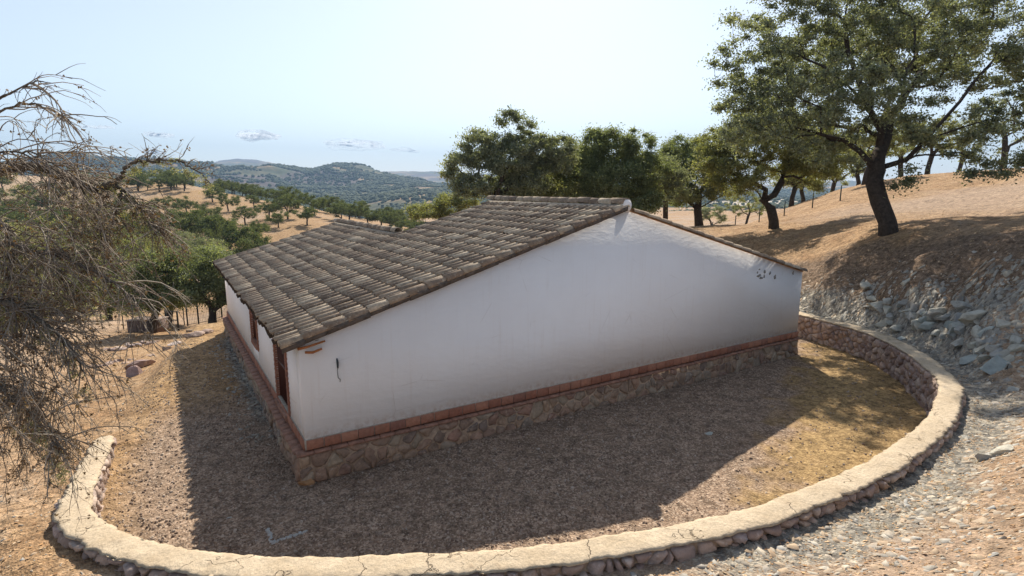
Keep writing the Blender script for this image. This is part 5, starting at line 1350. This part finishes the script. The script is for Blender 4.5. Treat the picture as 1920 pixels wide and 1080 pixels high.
tag(obj('lichen', mesh('lichen', V - dbase, [q], mat_lichen), dt), kind='stuff')
V, q = leaves(np.array(dry), 4, .035, .05, g, mat_dry); tag(obj('dry_leaves', mesh('dry_leaves', V - dbase, [q], mat_dry), dt), kind='stuff')

# ------------------------------------------------------------------ clouds
def cloud(x, y, wpx, hpx, label, seed, dens=.0035, D=13000):
    import bmesh
    g = np.random.default_rng(seed); c = px(x, y, D); u = D / FPX; bm = bmesh.new()
    for k in range(9):
        t = g.uniform(-1, 1); r = g.uniform(.25, .5) * (1.1 - abs(t)) + .12
        mt = Matrix.Translation(Vector(R * t * wpx * .5 * u * .8 + U * hpx * u * (g.uniform(-.1, .35) * (1 - abs(t))) + F * g.normal(0, 1) * wpx * .1 * u)) @ Matrix.Diagonal((wpx * u * r * .5, wpx * u * r * .5, hpx * u * (r * .9 + .1), 1))
        bmesh.ops.create_icosphere(bm, subdivisions=3, radius=1, matrix=mt)
    me = bpy.data.meshes.new('cloud'); bm.to_mesh(me); bm.free()
    co = np.empty(len(me.vertices) * 3); me.vertices.foreach_get('co', co); co = co.reshape(-1, 3); s = wpx * u * .12
    co += (np.stack([fbm(co[:, 0] / s, co[:, 2] / s + 3, 4, seed), fbm(co[:, 1] / s, co[:, 2] / s + 7, 4, seed + 1), fbm(co[:, 0] / s + 5, co[:, 1] / s, 4, seed + 2)], 1)) * s * np.array([.5, .5, .3])
    me.vertices.foreach_set('co', co.ravel())
    m = bpy.data.materials.new('cloud'); m.use_nodes = True; nt = m.node_tree; nt.nodes.remove(nt.nodes['Principled BSDF']); k = N(nt)
    d = k.n('ShaderNodeBsdfDiffuse'); d.inputs[0].default_value = (.95, .95, .96, 1); t_ = k.n('ShaderNodeBsdfTranslucent'); t_.inputs[0].default_value = (.98, .98, .98, 1)
    a_ = k.n('ShaderNodeMixShader'); a_.inputs[0].default_value = .72; nt.links.new(d.outputs[0], a_.inputs[1]); nt.links.new(t_.outputs[0], a_.inputs[2])
    tr = k.n('ShaderNodeBsdfTransparent'); b_ = k.n('ShaderNodeMixShader'); nt.links.new(tr.outputs[0], b_.inputs[1]); nt.links.new(a_.outputs[0], b_.inputs[2])
    k.set(b_.inputs[0], k.ramp(k.noise(k.co(), 9 / (wpx * u), 6, .7), [(.40, 0.), (.62, dens)])); nt.links.new(b_.outputs[0], nt.nodes['Material Output'].inputs['Surface']); me.materials.append(m)
    o = obj('cloud', me, None, c); tag(o, label, 'cloud')
for a in [(485, 256, 95, 12, 'largest small white cloud above the middle hills', 1, .55), (300, 254, 60, 7, 'small flat cloud left of the largest one', 2, .3), (187, 239, 70, 5, 'thin faint cloud streak at the upper left', 3, .22),
          (650, 271, 150, 8, 'long thin pale cloud right of the largest one', 4, .26), (288, 286, 44, 8, 'faint low cloud just above the left hills', 5, .28), (760, 282, 60, 6, 'faint wisp of cloud left of the ridge oaks', 6, .2)]:
    cloud(*a)

# ------------------------------------------------------------------ haze
hzb = MB(); hzb.box((-9200, -9200, -760), (9200, 9200, 620)); me = bpy.data.meshes.new('haze')
m = bpy.data.materials.new('haze'); m.use_nodes = True; nt = m.node_tree; nt.nodes.remove(nt.nodes['Principled BSDF'])
v = nt.nodes.new('ShaderNodeVolumePrincipled'); v.inputs['Density'].default_value = 1.35e-4; v.inputs['Color'].default_value = (.44, .66, .96, 1); v.inputs['Anisotropy'].default_value = 0.0
nt.links.new(v.outputs[0], nt.nodes['Material Output'].inputs['Volume'])
tag(obj('haze', hzb.mesh('haze', m)), kind='stuff')
zlo = min(GZ.min(), HZ.min()); zhi = max(GZ.max(), HZ.max()); print('terrain z range', zlo, zhi, 'covers', len(covers), 'verts', len(GZ.ravel()))

print('tris', sum(len(p.data.polygons) for p in bpy.data.objects if p.type == 'MESH'))
